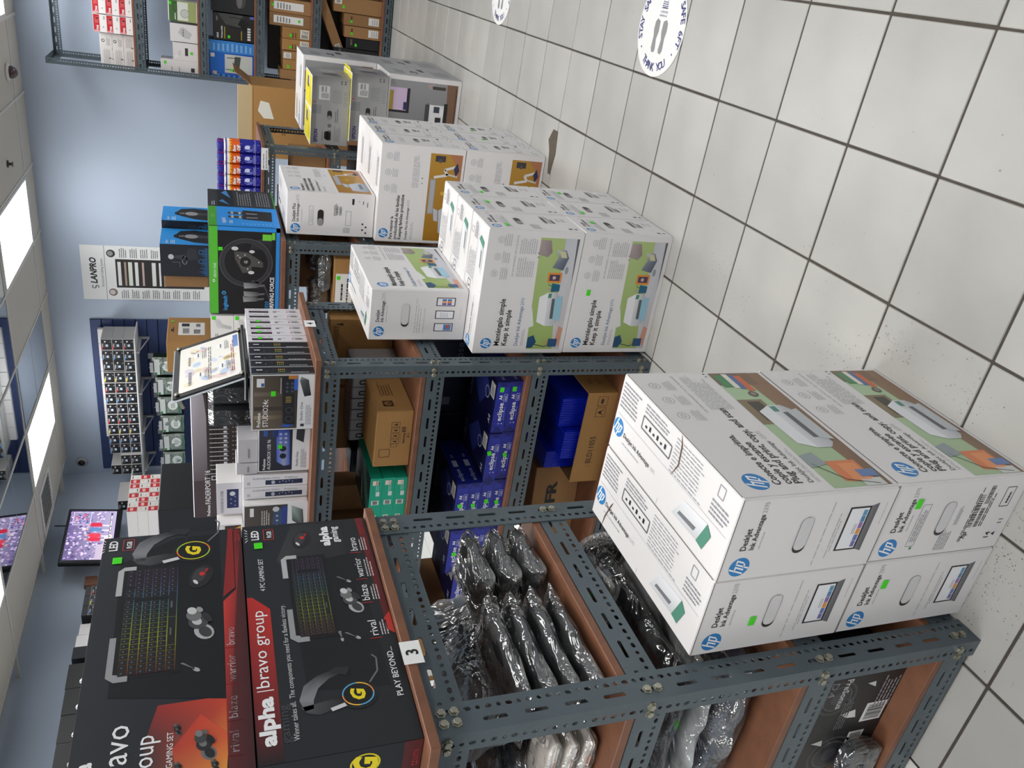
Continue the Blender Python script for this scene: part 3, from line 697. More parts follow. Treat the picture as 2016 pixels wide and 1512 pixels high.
def crease_on(root, pts, z):
    mb = MB(); mb.tube([(x, y, z) for x, y in pts], [.0004] + [.0016] * (len(pts) - 2) + [.0003], 5); return mb.build('torn_crease', crease, root)
boxes23 = [
    ('printer carton at left of the lower pair beside the nearest shelf post', -.9975, 0, A_S23, (.66, .78)),
    ('printer carton at right of the lower pair, with barcode label and numbers', -.8155, 0, A_S23B, (.74, .80)),
    ('printer carton top left of the nearest stack, creased at its back corner', -.9975, .3435, A_S23, (.40, .66)),
    ('printer carton top right of the nearest stack, torn crease along its top edge', -.8155, .3435, A_S23, None)]
for lab, x, z, side, st in boxes23:
    b = carton('printer_carton', 'white ' + lab, 'box', S23, (x + .016, 1.103 + R.uniform(-.003, .003), z), R.uniform(-.002, .002), WHITE,
               {'front': side, 'right': A_F23, 'topl': A_T23}, 'white printer cartons stacked at the nearest shelf end')
    handle(b, 'front', S23, .5, .545, .08, .027)
    if st: sticker(b, 'front', S23, st[0], st[1])
    if z and x < -.9: crease_on(b, [(-.088, .17), (-.06, .165), (-.02, .15), (-.01, .145)], .3428)
    if z and x > -.9: crease_on(b, [(.0, -.02), (.03, -.035), (.07, -.03), (.089, -.02)], .3428)
    mb = MB(); mb.box(-.089, .089, -.2282, -.2274, .3395, .341); mb.box(.0895, .0902, -.22, .22, .3395, .341); mb.build('flap_seam', mat('seam_grey', (120, 112, 108), .8), b)  # thin grey strips marking the flap seam
# six cartons on the floor in front of the second shelf, one on top
A_F27, A_S27, A_S27P, A_T27 = front_2775(), side_2775('text'), side_2775('phones'), top_23('DeskJet Ink Advantage', .445, .183)
S27 = (.445, .186, .337)
names = {(0, 0): 'front of the lower row', (0, 1): 'front of the upper row', (1, 0): 'middle of the lower row', (1, 1): 'middle of the upper row', (2, 0): 'back of the lower row', (2, 1): 'back of the upper row'}
for r in range(2):
    for k in range(3):
        b = carton('printer_carton', 'green-picture printer carton, %s of the block' % names[(k, r)], 'box', S27, (-.939 + R.uniform(-.002, .002), 2.43 + .19 * k, .3385 * r), R.uniform(-.008, .008), WHITE,
                   {'front': A_F27, 'right': A_S27, 'top': A_T27}, 'white printer cartons with green desk picture')
        handle(b, 'right', S27, .5, .62, .065, .022, True)
        sticker(b, 'right', S27, .25 if (k + r) % 2 else .62, .78 - .04 * k)
        if (k, r) == (0, 0): sticker(b, 'front', S27, .52, .84)
b = carton('printer_carton', 'single white carton standing on the block, phone pictures on its narrow side', 'box', S27, (-1.069, 2.668, .677), PI / 2, WHITE, {'left': A_S27P, 'front': A_F27, 'topb': A_T27})
handle(b, 'left', S27, .5, .64, .085, .026)
# 6475 block: three deep, two high, one on top
A_F64, A_S64, A_T64 = front_6475(), side_6475(), top_plain(.452, .2)
S64 = (.455, .2, .393)
for r in range(2):
    for k in range(3):
        b = carton('printer_carton', 'mustard-picture printer carton, %s of its pile' % names[(k, r)], 'box', S64, (-.963, 3.68 + .205 * k, .395 * r), R.uniform(-.008, .008), WHITE,
                   {'front': A_F64, 'right': A_S64, 'top': A_T64}, 'white printer cartons with mustard picture')
        handle(b, 'right', S64, .5, .55, .065, .022, True)
        if r == 0 and k: sticker(b, 'right', S64, .3, .6)
b = carton('printer_carton', 'single white carton on the mustard-picture pile, plain narrow side with grey hand hole', 'box', S64, (-1.087, 3.845, .79), PI / 2, WHITE, {'left': A_S64, 'front': A_F64, 'topb': A_T64})
handle(b, 'left', S64, .42, .62, .075, .027, True)

# ---------------------------------------------------------------- projector-style grey cartons and the big printer cartons behind
def epson_front():
    a = Art(.40, .226); g = (168, 168, 168)
    a.rect(0, 0, 1, 1, g, 0); a.text('EPSON', .03, .80, .14, (30, 40, 110), w=.19, bold=.035)
    a.rect(.07, .44, .2, .58, (30, 30, 32), 1); a.poly([(.06, .5), (.21, .5), (.19, .62), (.09, .62)], (40, 40, 42), 1); a.rect(.19, .44, .22, .5, (120, 120, 124), 2)
    a.greek(.05, .66, .2, .70, 1, (110, 110, 112), 3); a.greek(.05, .2, .3, .38, 5, (140, 140, 142), 4); a.greek(.34, .28, .54, .38, 2, (110, 110, 112), 5)
    a.frame(.27, .46, .30, .52, .02, (40, 40, 40), 1); a.rect(.45, .72, .58, .98, (150, 150, 152), 1)
    a.rect(.66, .52, .86, .80, (228, 228, 226), 1); a.greek(.68, .55, .76, .75, 6, (90, 90, 90), 5); a.bars(.77, .6, .85, .64, (40, 40, 40), 2); a.bars(.77, .68, .85, .74, (40, 40, 40), 3)
    a.rect(.60, .90, .64, .95, (232, 170, 160), 1); a.ell(.62, .92, .012, (200, 50, 50), L=2)
    for k in range(3): a.ring(.62 + .075 * k, .1, .026, .006, (134, 134, 136), n=14)
    a.greek(.62, .2, .86, .46, 8, (150, 150, 152), 6)
    for k in range(4): a.rect(.9 + .03 * (k % 2), .1 + .1 * (k // 2), .915 + .03 * (k % 2), .14 + .1 * (k // 2), (70, 70, 72), 1)
    return a.mesh('print')
def epson_top():
    a = Art(.40, .34); a.rect(0, 0, 1, 1, (232, 232, 230), 0)
    for x in (.02, .52):
        a.rect(x, .05, x + .46, .95, (226, 214, 12), 1); a.greek(x + .05, .1, x + .3, .4, 5, (186, 172, 20), 3); a.rect(x + .25, .45, x + .4, .7, (60, 58, 40), 2); a.rect(x + .3, .35, x + .44, .5, (206, 204, 196), 3)
    return a.mesh('print')
def epson_side():
    a = Art(.34, .226); a.rect(0, 0, 1, 1, (142, 140, 142), 0); a.poly([(.2, .2), (.5, .3), (.45, .7), (.25, .7)], (96, 94, 98), 1); a.rect(.55, .3, .8, .7, (164, 162, 164), 1); a.greek(.1, .05, .9, .15, 2, (110, 110, 112), 2)
    return a.mesh('print')
AE = (epson_front(), epson_top(), epson_side()); SE = (.40, .245, .228)
for k, (lab, dx, rz) in enumerate((('lower grey carton with navy lettering beneath its yellow-topped twin', .035, .015), ('upper grey carton with yellow printed top and navy lettering', 0, -.01))):
    b = carton('printer_carton', lab, 'box', SE, (-.89 + dx, 5.216, .4685 + .2295 * k), rz, GREYC, {'front': AE[0], 'top': AE[1], 'right': AE[2]}, 'grey printer cartons with yellow tops')
    handle(b, 'front', SE, .44, .50, .055, .028, True)
    if k == 0:
        f = MB(); f.add([(.2005, -.12, .2265), (.2005, .115, .2265), (.226, .115, .236), (.226, -.12, .236), (.2005, -.12, .2285), (.2005, .115, .2285), (.226, .115, .238), (.226, -.12, .238)], [(0, 1, 2, 3), (7, 6, 5, 4), (0, 4, 5, 1), (1, 5, 6, 2), (2, 6, 7, 3), (3, 7, 4, 0)])
        f.build('yellow_flap', mat('yellow_print', (226, 212, 14), .4), b)
def big_front():
    a = Art(.46, .466); a.rect(.008, .006, .992, .994, (229, 226, 225), 0)
    a.hgrad(.06, .05, .94, .97, (128, 126, 128), (150, 150, 152), 1); a.poly([(.06, .05), (.94, .05), (.94, .2), (.06, .16)], (126, 96, 76), 2); a.rect(.1, .06, .9, .075, (92, 68, 54), 3)
    a.rect(.52, .70, .84, .97, (36, 34, 40), 2); a.rect(.55, .74, .84, .97, (214, 190, 220), 3); a.rect(.55, .92, .80, .97, (176, 150, 60), 4); a.rect(.56, .72, .66, .78, (50, 52, 90), 4)
    a.rect(.30, .2, .66, .46, (232, 232, 232), 3); a.rect(.27, .17, .69, .22, (34, 34, 36), 4); a.rect(.34, .25, .5, .33, (40, 40, 42), 4); a.rect(.56, .28, .64, .36, (60, 66, 80), 5); a.rect(.3, .42, .66, .48, (70, 70, 74), 4); a.rect(.52, .22, .62, .27, (240, 240, 240), 5)
    a.rect(.86, .22, .9, .4, (70, 66, 60), 4); a.path([(.86, .4), (.9, .46), (.92, .38)], .012, (206, 160, 150), 4); a.path([(.6, .45), (.68, .45)], .01, (70, 70, 72), 3)
    return a.mesh('print')
def big_side():
    a = Art(.40, .466); a.rect(0, 0, 1, 1, (176, 176, 178), 0); a.rect(.25, .55, .5, .58, (80, 74, 72), 1); a.greek(.15, .75, .6, .88, 5, (120, 120, 124), 3); a.greek(.2, .1, .8, .35, 8, (130, 130, 134), 4); a.bars(.5, .42, .8, .5, (90, 90, 92), 4); a.hp(.16, .92, .035, (90, 110, 140))
    return a.mesh('print')
AB = (big_front(), big_side(), top_plain(.46, .40)); SB = (.465, .40, .467)
for lab, y, z in (('large grey carton with printer photo standing on the floor under the grey cartons', 5.312, 0), ('large grey carton on the floor behind its twin', 5.715, 0), ('large grey carton with printer photo raised behind the yellow-topped cartons', 5.715, .468)):
    b = carton('printer_carton', lab, 'box', SB, (-.868, y, z), 0, WHITE, {'front': AB[0], 'right': AB[1], 'top': AB[2]}, 'large grey printer cartons')
    handle(b, 'right', SB, .4, .62, .07, .025, True)
# round distancing stickers on the floor
def round_sticker():
    a = Art(.42, .42); w = (224, 224, 222); nv = (44, 46, 110)
    a.ell(.5, .5, .5, w, L=0, n=48); a.ring(.5, .5, .495, .006, (220, 220, 220), n=48)
    for cx, m in ((.425, -1), (.575, 1)):
        a.poly([(cx + m * x * 1.35, y * 1.12 - .05) for x, y in ((-.02, .26), (.02, .255), (.04, .29), (.035, .40), (.05, .46), (.045, .53), (.015, .56), (-.03, .54), (-.035, .45), (-.015, .38), (-.03, .29))], (132, 132, 132), 1)
    a.text('COMPUTERS', .5, .635, .05, nv, w=.16, al='c', L=2); a.text('UNLIMITED INC.', .5, .60, .05, nv, w=.17, al='c', L=2)
    for k in range(4): a.rect(.43 + .006 * k, .68 + .02 * k, .57 - .006 * k, .688 + .02 * k, nv, 1)
    a.frame(.455, .69, .545, .79, .006, nv, 1); a.text('DE', .5, .80, .12, nv, al='c', w=.13)
    def arc(t, a0, a1, r, up):
        n = len(t)
        for i, ch in enumerate(t):
            if ch == ' ': continue
            an = a0 + (a1 - a0) * (i + .5) / n
            a.text(ch, .5 + r * math.cos(an), .5 + r * math.sin(an), .115, nv, al='c', bold=.02, rot=an - PI / 2 if up else an + PI / 2)
    arc('STAY SAFE 6FT', PI * 1.12, PI * .58, .40, True); arc('STAY SAFE 6FT', PI * .42, -PI * .12, .40, True); arc('THANK YOU', PI * 1.30, PI * 1.70, .445, False)
    for an in (PI * 1.19, -PI * .19, PI * .5): a.ell(.5 + .42 * math.cos(an), .5 + .42 * math.sin(an), .012, nv, L=1)
    return a.mesh('print')
RS = round_sticker()
for lab, x, y in (('larger round white floor sticker with grey footprints, nearer the viewer', -.08, 2.745), ('round white floor sticker with footprints, farther along the aisle', -.085, 4.565)):
    mb = MB(); mb.lathe([(.166, 0), (.166, .0012)], 48); o = mb.build('floor_sticker', LABELW); o.location = (x, y, .0005); tag(o, lab, 'floor sticker', 'round distancing stickers on the floor')
    p = link('sticker_print', RS, o); p.location = (0, 0, .0014); p.rotation_euler = (0, 0, -PI / 2); p.scale = (.785, .785, 1)
# ================================================================ gaming sets on the nearest shelf
BK = (24, 26, 29); RD = (150, 30, 30); WH = (236, 236, 236)
def keyboard(a, x0, y0, x1, y1, L=3):
    a.poly([(x0 - .012, y0 - .03), (x1 + .01, y0 - .03), (x1 + .01, y1 + .03), (x0 - .012, y1 + .03)], (16, 15, 18), L)
    a.poly([(x0 - .02, y1 - .06), (x0 - .02, y1 + .02), (x0, y1 + .07), (x0 + (x1 - x0) * .34, y1 + .07), (x0 + (x1 - x0) * .34, y1 + .03), (x0 + .01, y1 + .03), (x0, y1 - .06)], (150, 150, 152), L + 1)
    a.poly([(x1 - (x1 - x0) * .26, y1 + .03), (x1 - (x1 - x0) * .26, y1 + .07), (x1, y1 + .07), (x1 + .018, y1 + .03), (x1 + .018, y1 - .05), (x1, y1 - .05), (x1, y1 + .03)], (178, 178, 180), L + 1)
    cols = [(92, 34, 26), (120, 96, 24), (150, 158, 30), (128, 146, 38), (70, 110, 100), (72, 108, 134), (80, 52, 96), (62, 34, 70)]
    n = len(cols) - 1
    for i in range(n):
        a.hgrad(x0 + (x1 - x0) * i / n, y0, x0 + (x1 - x0) * (i + 1) / n, y1, cols[i], cols[i + 1], L + 1)
    dh = (y1 - y0) / 6; W = x1 - x0
    for r in range(6):
        y = y1 - (r + 1) * dh; x = x0; k = 0
        while x < x1 - .004:
            w = W * (.044 if r else .046)
            if r == 5 and .18 < (x - x0) / W < .2 + .28 and k >= 4: w = W * .26
            if x + w > x1: w = x1 - x
            if .66 < (x - x0) / W < .69 or (.79 < (x - x0) / W < .82): a.rect(x, y, x + W * .02, y + dh, (16, 15, 18), L + 2); x += W * .02; continue
            a.rect(x + W * .002, y + dh * .1, x + w - W * .002, y + dh * .98, (25, 24, 28), L + 2); a.rect(x + w * .35, y + dh * .55, x + w * .6, y + dh * .75, (96, 96, 96), L + 3); x += w; k += 1
def headset(a, cx, cy, s, ringc, L=3):
    k = s * a.H / a.W; P = lambda pts: [(cx + x * k, cy + y * s) for x, y in pts]
    a.poly(P([(-.75, 1.0), (-.35, 1.12), (.15, .95), (.45, .55), (.6, .1), (.45, -.2), (.3, .2), (0, .55), (-.4, .72), (-.7, .75)]), [(84, 84, 88), (130, 130, 134), (110, 110, 114), (66, 66, 70), (46, 46, 48), (34, 34, 36), (80, 80, 84), (120, 120, 124), (130, 130, 134), (96, 96, 100)], L)
    a.poly(P([(-.85, .95), (-.6, 1.1), (-.55, .7), (-.45, .2), (-.55, -.15), (-.8, .1), (-.95, .6)]), [(44, 44, 46), (90, 90, 94), (70, 70, 72), (40, 40, 42), (30, 30, 32), (34, 34, 36), (60, 60, 64)], L)
    a.poly(P([(-.9, .25), (-.78, .3), (-.66, -.12), (-.78, -.18)]), (206, 206, 208), L + 2)
    a.ell(cx - .45 * k, cy - .55 * s, .5 * k, (30, 30, 33), ry=.56 * s, L=L + 1, n=28); a.ell(cx - .42 * k, cy - .55 * s, .44 * k, (16, 16, 18), ry=.5 * s, L=L + 2, n=28)
    for i in range(8): a.ring(cx - .42 * k, cy - .55 * s, .42 * k, .04 * k, ringc[i % len(ringc)], ry=.47 * s, L=L + 3, n=4, a0=i * PI / 4, a1=(i + 1) * PI / 4)
    a.text('G', cx - .42 * k, cy - .73 * s, s * .55, (232, 212, 30), al='c', bold=.05, shear=.25, L=L + 4)
    a.poly(P([(.32, -.3), (.62, -.45), (.7, -.05), (.55, .2)]), (40, 40, 44), L + 1); a.path(P([(-.05, -.95), (.35, -1.25), (.85, -1.3), (1.0, -1.18)]), s * .05, (110, 110, 112), L)
def robot(a, cx, cy, s, rot=0, tone=1.0, L=4):
    k = s * a.H / a.W
    for (x, y, rx, ry, g) in ((-.5, -.1, .42, .32, 176), (-.52, -.14, .3, .2, 60), (0, .1, .36, .34, 70), (.05, .15, .22, .16, 190), (.35, .25, .3, .26, 110), (.6, .32, .2, .16, 200), (.2, -.2, .3, .12, 46), (.62, .05, .16, .1, 150)):
        g = int(g * tone); a.ell(cx + x * k, cy + y * s, rx * k, (g, g, g), ry=ry * s, L=L, n=14, rot=.5); L += 1
    return a
def lighter(a, x, y, s, ang, L=4):
    dx, dy = math.cos(ang) * s * a.H / a.W, math.sin(ang) * s
    a.poly([(x, y), (x + dx * 1.6, y + dy * 1.6 + .012), (x + dx * 1.7, y + dy * 1.7 - .012)], (120, 120, 122), L); a.ell(x, y, s * .4 * a.H / a.W, (168, 168, 170), ry=s * .22, L=L + 1, n=12, rot=ang); a.ell(x + dx * .3, y + dy * .3, s * .2 * a.H / a.W, (60, 60, 62), ry=s * .1, L=L + 2, n=10)
def mouse(a, cx, cy, s, L=4):
    k = s * a.H / a.W
    a.ell(cx, cy, 1.0 * k, (36, 34, 36), ry=.6 * s, L=L, n=22, rot=-.35); a.ell(cx + .1 * k, cy + .1 * s, .7 * k, (58, 56, 58), ry=.36 * s, L=L + 1, n=18, rot=-.35)
    a.ell(cx - .45 * k, cy + .3 * s, .22 * k, (212, 210, 210), ry=.1 * s, L=L + 2, n=10, rot=.5); a.ell(cx + .2 * k, cy - .05 * s, .16 * k, (204, 44, 34), ry=.16 * s, L=L + 2, n=10); a.ell(cx + .5 * k, cy - .3 * s, .2 * k, (160, 34, 28), ry=.07 * s, L=L + 2, n=10, rot=-.4)
def badges(a, x, y):
    a.text('LED', x, y, .105, WH, w=.052, al='c', bold=.03); 
    for q in (-.03, -.015, 0, .015, .03): a.line(x + q * .8, y + .085, x + q * 1.2, y + .105, .006, WH, 3)
    a.text('RGB', x, y - .10, .06, WH, w=.036, al='c', bold=.02); a.frame(x - .028, y - .115, x + .028, y - .04, .007, (170, 60, 60), 2)
def names(a, y, xs, h, col=WH):
    for t, x, w in zip(('rival', 'blaze', 'warrior', 'bravo'), xs, (.066, .075, .098, .072)):
        a.text(t, x, y, h, col, w=w); a.greek(x, y - .075, x + w, y - .012, 3, (206, 196, 196), len(t), .4)
        a.rect(x - .013, y - .02, x - .010, y + h * .8, (170, 40, 40), 3)
def game_low():
    a = Art(.567, .250)
    a.grad(0, 0, 1, 1, (28, 30, 33), (33, 36, 40), 0)
    a.poly([(0, .845), (.57, .845), (.63, .965), (.63, 1), (0, 1)], [(26, 22, 24), (186, 44, 38), (190, 46, 40), (176, 40, 36), (34, 24, 26)], 1)
    a.text('alpha', .055, .885, .13, WH, w=.165, bold=.045); a.rect(.242, .87, .245, .975, WH, 2); a.text('bravo group', .255, .895, .12, WH, w=.31)
    a.text('gaming', .055, .80, .08, (60, 60, 64), w=.13, bold=.02)
    a.text('Winner takes all.  The components you need for a flawless victory.', .06, .745, .05, (206, 206, 206), w=.52)
    a.text('4 PC GAMING SET', .655, .865, .06, WH, w=.16); badges(a, .945, .88)
    a.poly([(.20, .12), (.80, .14), (.84, .70), (.22, .66)], (18, 19, 22), 1)
    a.poly([(.745, .72), (.80, .76), (.985, .62), (.985, .2), (.80, .22), (.77, .6)], [(40, 40, 42), (58, 58, 60), (50, 50, 52), (30, 30, 32), (38, 38, 40), (44, 44, 46)], 2)
    keyboard(a, .43, .42, .80, .66); mouse(a, .90, .55, .115); robot(a, .57, .25, .16); lighter(a, .40, .27, .06, .9); lighter(a, .66, .25, .06, .9); lighter(a, .40, .38, .05, .1)
    a.text('alpha', .855, .33, .10, WH, w=.11, bold=.045); a.text('gaming', .87, .255, .08, WH, w=.09, bold=.02)
    headset(a, .225, .47, .225, [(90, 170, 210), (90, 170, 210), (220, 140, 80), (240, 190, 60)])
    names(a, .12, (.40, .56, .675, .815), .085)
    a.poly([(.42, .045), (1, .085), (1, .02), (.44, .0)], [(90, 26, 26), (110, 32, 32), (100, 30, 30), (84, 24, 24)], 1); a.poly([(.40, 0), (.5, .0), (.47, .055), (.42, .05)], (186, 54, 48), 2)
    a.text('PLAY BEYOND...', .155, .055, .06, WH, w=.19, bold=.01); a.text('tzumi', .90, .035, .09, (140, 44, 44), w=.065, bold=.02, L=4)
    return a.mesh('print')
def game_up():
    a = Art(.567, .250)
    a.grad(0, 0, 1, 1, (30, 32, 35), (40, 43, 47), 0)
    a.poly([(0, .16), (.25, .13), (.25, .55), (.12, .62), (0, .58)], [(214, 140, 56), (196, 66, 44), (150, 46, 42), (64, 48, 48), (70, 56, 52)], 1); a.poly([(0, .16), (.12, .14), (.2, .3), (.1, .46), (0, .42)], [(222, 150, 60), (206, 90, 50), (196, 64, 46), (176, 60, 46), (190, 110, 60)], 2)
    a.text('alpha', .0, .885, .13, WH, w=.10, bold=.045); a.text('bravo', .0, .70, .2, WH, w=.20); a.text('group', -.0, .56, .16, WH, w=.155); a.text('4 PC GAMING SET', -.0, .455, .08, WH, w=.155)
    a.poly([(.24, .15), (.98, .17), (.97, .5), (.86, .86), (.30, .84)], (15, 16, 19), 2)
    keyboard(a, .37, .46, .82, .80); mouse(a, .76, .30, .13); robot(a, .55, .30, .19); lighter(a, .36, .33, .07, .9); robot(a, .10, .27, .13, 0, .6, 3)
    for (x, y) in ((.04, .42), (.16, .43), (.03, .22)): robot(a, x, y, .05, 0, .5, 3)
    headset(a, .945, .50, .26, [(190, 200, 40), (150, 190, 60), (220, 120, 40), (200, 190, 40)])
    badges(a, .955, .90)
    a.poly([(0, 0), (1, 0), (1, .06), (.68, .06), (.63, .15), (0, .15)], [(60, 24, 26), (70, 26, 28), (96, 30, 30), (150, 40, 38), (196, 56, 48), (90, 32, 32)], 3); a.poly([(.65, .15), (1, .10), (1, .065), (.69, .065)], (136, 34, 32), 4)
    names(a, .085, (.06, .17, .30, .44), .08); a.text('tzumi', .925, .015, .09, (150, 54, 50), w=.062, bold=.02, L=6)
    return a.mesh('print')
def game_side():
    a = Art(.16, .25); a.grad(0, 0, 1, 1, (26, 27, 30), (31, 33, 36), 0); a.rect(0, .0, 1, .12, (84, 28, 28), 1)
    a.rect(.1, .74, .7, .95, (20, 20, 23), 1); a.ring(.78, .36, .15, .02, (214, 200, 40), L=2); a.text('G', .78, .29, .2, (232, 212, 30), al='c', bold=.05, shear=.25); a.rect(.62, .52, .72, .62, (216, 216, 218), 2); a.poly([(.35, .2), (.62, .25), (.66, .62), (.4, .7)], (44, 44, 48), 1)
    for i in range(4):
        for j in range(4): a.rect(.06 + .07 * i, .42 + .07 * j, .11 + .07 * i, .47 + .07 * j, (56, 56, 58), 2)
    a.text('alpha', .05, .85, .12, (206, 206, 206), w=.3, bold=.03); a.text('tzumi', .62, .02, .09, (160, 60, 56), w=.24)
    return a.mesh('print')
SG = (.16, .567, .252); GS = game_side()
b = carton('gaming_set_box', 'black and red gaming set box standing on the shelf board beside the number 3 tag', 'box', SG, (-1.161, 1.096, 1.2075), 0, BLACKC, {'right': game_low(), 'front': GS}, 'black and red gaming set boxes', inkm=INKG)
sticker(b, 'right', SG, .885, .885, .018, .016)
b = carton('gaming_set_box', 'black and red gaming set box stacked on top of its twin, large headset picture', 'box', SG, (-1.161, 1.094, 1.4605), 0.004, BLACKC, {'right': game_up(), 'front': GS}, 'black and red gaming set boxes', inkm=INKG)
sticker(b, 'right', SG, .875, .885, .018, .016)

# ================================================================ audio interfaces on the second shelf
Z4 = 1.2075
def vspine(w, h, bg, parts):
    """spine whose print runs along its height: drawn lying down, turned upright"""
    a = Art(h, w); a.rect(0, 0, 1, 1, bg, 0); parts(a); return a.mesh('print')
def _wsp(a):
    a.text('STUDIO 26c', .06, .66, .26, (126, 120, 128), w=.36); a.rect(.07, .2, .42, .52, (58, 36, 48), 1); a.ell(.08, .36, .012, (58, 36, 48), ry=.16, L=1)
    a.greek(.5, .46, .68, .6, 1, GR, 2); a.rect(.5, .28, .56, .42, (90, 84, 96), 1); a.bars(.79, .3, .93, .55, (70, 70, 74), 3); a.greek(.75, .68, .95, .78, 1, (130, 130, 134), 2); a.rect(.74, .3, .77, .5, (200, 120, 140), 1)
def _bsp(a):
    a.hgrad(0, 0, .12, 1, (40, 36, 56), (20, 20, 24), 1); a.greek(.08, .5, .2, .8, 1, (220, 220, 226), 2); a.ell(.24, .4, .012, (110, 110, 114)); a.ell(.34, .6, .01, (90, 90, 94))
    for k in range(4): a.rect(.42 + .03 * k, .5, .435 + .03 * k, .7, (190, 140, 60), 2); a.rect(.42 + .03 * k, .24, .435 + .03 * k, .4, (110, 150, 60), 2)
    a.greek(.62, .16, .92, .3, 1, (200, 200, 204), 3); a.rect(0, .94, 1, 1, (206, 204, 208), 2); a.rect(0, 0, 1, .03, (206, 204, 208), 2)
WSP = vspine(.046, .19, (216, 214, 218), _wsp); BSP = vspine(.046, .19, (20, 20, 23), _bsp)
def front_24c():
    a = Art(.2, .19); a.rect(0, 0, 1, 1, (220, 220, 222), 0); a.poly([(.02, .27), (.98, .27), (.98, .98), (.02, .98)], [(70, 60, 50), (44, 38, 34), (86, 76, 64), (110, 100, 86)], 1)
    for x, c in ((.2, (150, 134, 110)), (.36, (60, 52, 44)), (.62, (120, 108, 92))): a.grad(x, .4, x + .07, .96, (60, 52, 46), c, 2)
    a.text('PreSonus', .06, .86, .08, WH, w=.26, bold=.02); a.text('STUDIO24c', .06, .74, .12, WH, w=.50, bold=.006)
    a.rect(.78, .80, .93, .92, (226, 226, 228), 2); a.rect(.79, .805, .85, .85, (60, 90, 150), 3)
    a.poly([(.07, .3), (.96, .34), (.96, .52), (.12, .50)], (30, 31, 35), 3); a.poly([(.05, .42), (.09, .30), (.1, .5), (.06, .52)], (40, 84, 176), 4)
    for k in range(2): a.ring(.2 + .16 * k, .40, .055, .012, (70, 70, 74), L=5); a.ell(.2 + .16 * k, .40, .04, (20, 20, 22), L=5)
    for k in range(3):
        for j in range(2): a.ell(.70 + .07 * k, .36 + .08 * j, .022, (70, 78, 96), L=5, n=12)
    for k in range(4): a.rect(.5 + .03 * k, .37, .515 + .03 * k, .46, (150, 130, 60), 5)
    a.rect(.66, .535, .94, .545, (200, 200, 200), 4); a.rect(.72, .27, .98, .33, (48, 96, 190), 4); a.rect(.92, .28, .98, .42, (180, 116, 50), 5)
    a.text('Studio One', .16, .18, .06, (60, 60, 64), w=.34); a.greek(.08, .04, .46, .14, 4, GR, 3); a.poly([(.62, .05), (.9, .10), (.96, .22), (.88, .24), (.6, .16)], [(30, 30, 32), (66, 70, 72), (150, 170, 160), (90, 96, 96), (40, 40, 44)], 2)
    a.rect(.05, .15, .1, .21, (50, 50, 54), 2)
    return a.mesh('print')
F24 = front_24c(); SB_ = (.205, .0445, .188); SBW = (.158, .0445, .188)
for k in range(5):
    b = carton('audio_interface_box', ('black-spined audio box, nearest of the five, its photo side showing' if k == 0 else 'black-spined audio box, %s behind the photo-sided one' % ('', 'first', 'second', 'third', 'fourth')[k]), 'box', SB_, (-1.296 + .002 * (k % 2), 2.29 + .0455 * k, Z4), R.uniform(-.004, .004), BLACKC, {'front': F24}, 'black-spined audio interface boxes', .0015)
    o = link('side_print', BSP, b); o.rotation_euler = (PI / 2, PI / 2, PI / 2); o.location = (.1029, 0, .094)
    if k == 0: sticker(b, 'front', SB_, .66, .66, .018, .014)
for k in range(6):
    b = carton('audio_interface_box', 'white-spined audio box, %s from the rear edge of the board' % ('sixth', 'fifth', 'fourth', 'third', 'second', 'first')[k], 'box', SBW, (-1.271 + R.uniform(-.002, .002), 2.5185 + .0455 * k, Z4), R.uniform(-.004, .004), WHITE, {}, 'white-spined audio interface boxes', .0015)
    o = link('side_print', WSP, b); o.rotation_euler = (PI / 2, PI / 2, PI / 2); o.location = (.0794, 0, .094)
    if k < 4: sticker(b, 'right', SBW, .5, .80, .013, .013)
def front_usb():
    a = Art(.178, .165); a.rect(0, 0, 1, 1, (222, 222, 224), 0); a.poly([(.02, .34), (.98, .34), (.98, .98), (.02, .98)], [(30, 32, 48), (34, 36, 54), (60, 58, 70), (28, 28, 34)], 1)
    a.text('PreSonus', .05, .86, .07, WH, w=.24, bold=.02); a.text('AUDIOBOX USB 96', .05, .76, .10, WH, w=.66); a.rect(.78, .82, .95, .9, (50, 90, 160), 2); a.rect(.76, .62, .95, .74, (46, 60, 110), 2)
    a.poly([(.14, .38), (.88, .40), (.96, .5), (.92, .66), (.22, .64), (.12, .5)], [(60, 90, 190), (50, 74, 160), (40, 50, 110), (60, 90, 190), (70, 100, 200), (150, 160, 190)], 2)
    for k in range(2): a.ell(.34 + .16 * k, .52, .06, (24, 26, 40), L=3, n=16)
    for k in range(3):
        for j in range(2): a.ell(.64 + .09 * k, .47 + .1 * j, .026, (170, 180, 206), L=3, n=12)
    a.text('Studio One', .1, .22, .07, (60, 60, 64), w=.32); a.greek(.06, .06, .5, .18, 5, GR, 3); a.poly([(.62, .12), (.9, .1), (.95, .26), (.7, .27)], (46, 48, 52), 2)
    return a.mesh('print')
SU = (.178, .06, .164)
b = carton('audio_interface_box', 'low dark blue audio box with blue two-knob device pictured', 'box', SU, (-1.503, 2.35, Z4), .01, WHITE, {'front': front_usb()}, None, .0015); sticker(b, 'front', SU, .55, .58, .016, .014)
def _two(a):
    a.greek(.06, .2, .12, .8, 1, LG, 2); a.text('AUDIOBOX iTWO', .14, .66, .22, (126, 126, 134), w=.42); a.rect(.34, .16, .92, .56, (34, 42, 72), 1); a.ell(.46, .36, .03, (180, 184, 196), ry=.16, L=2)
    for k in range(5): a.ell(.56 + .05 * k, .36 + .08 * (k % 2), .01, (150, 160, 190), ry=.06, L=2, n=10)
    a.text('PreSonus', .64, .68, .2, (110, 110, 116), w=.2)
TWO = vspine(.046, .21, (224, 223, 227), _two)
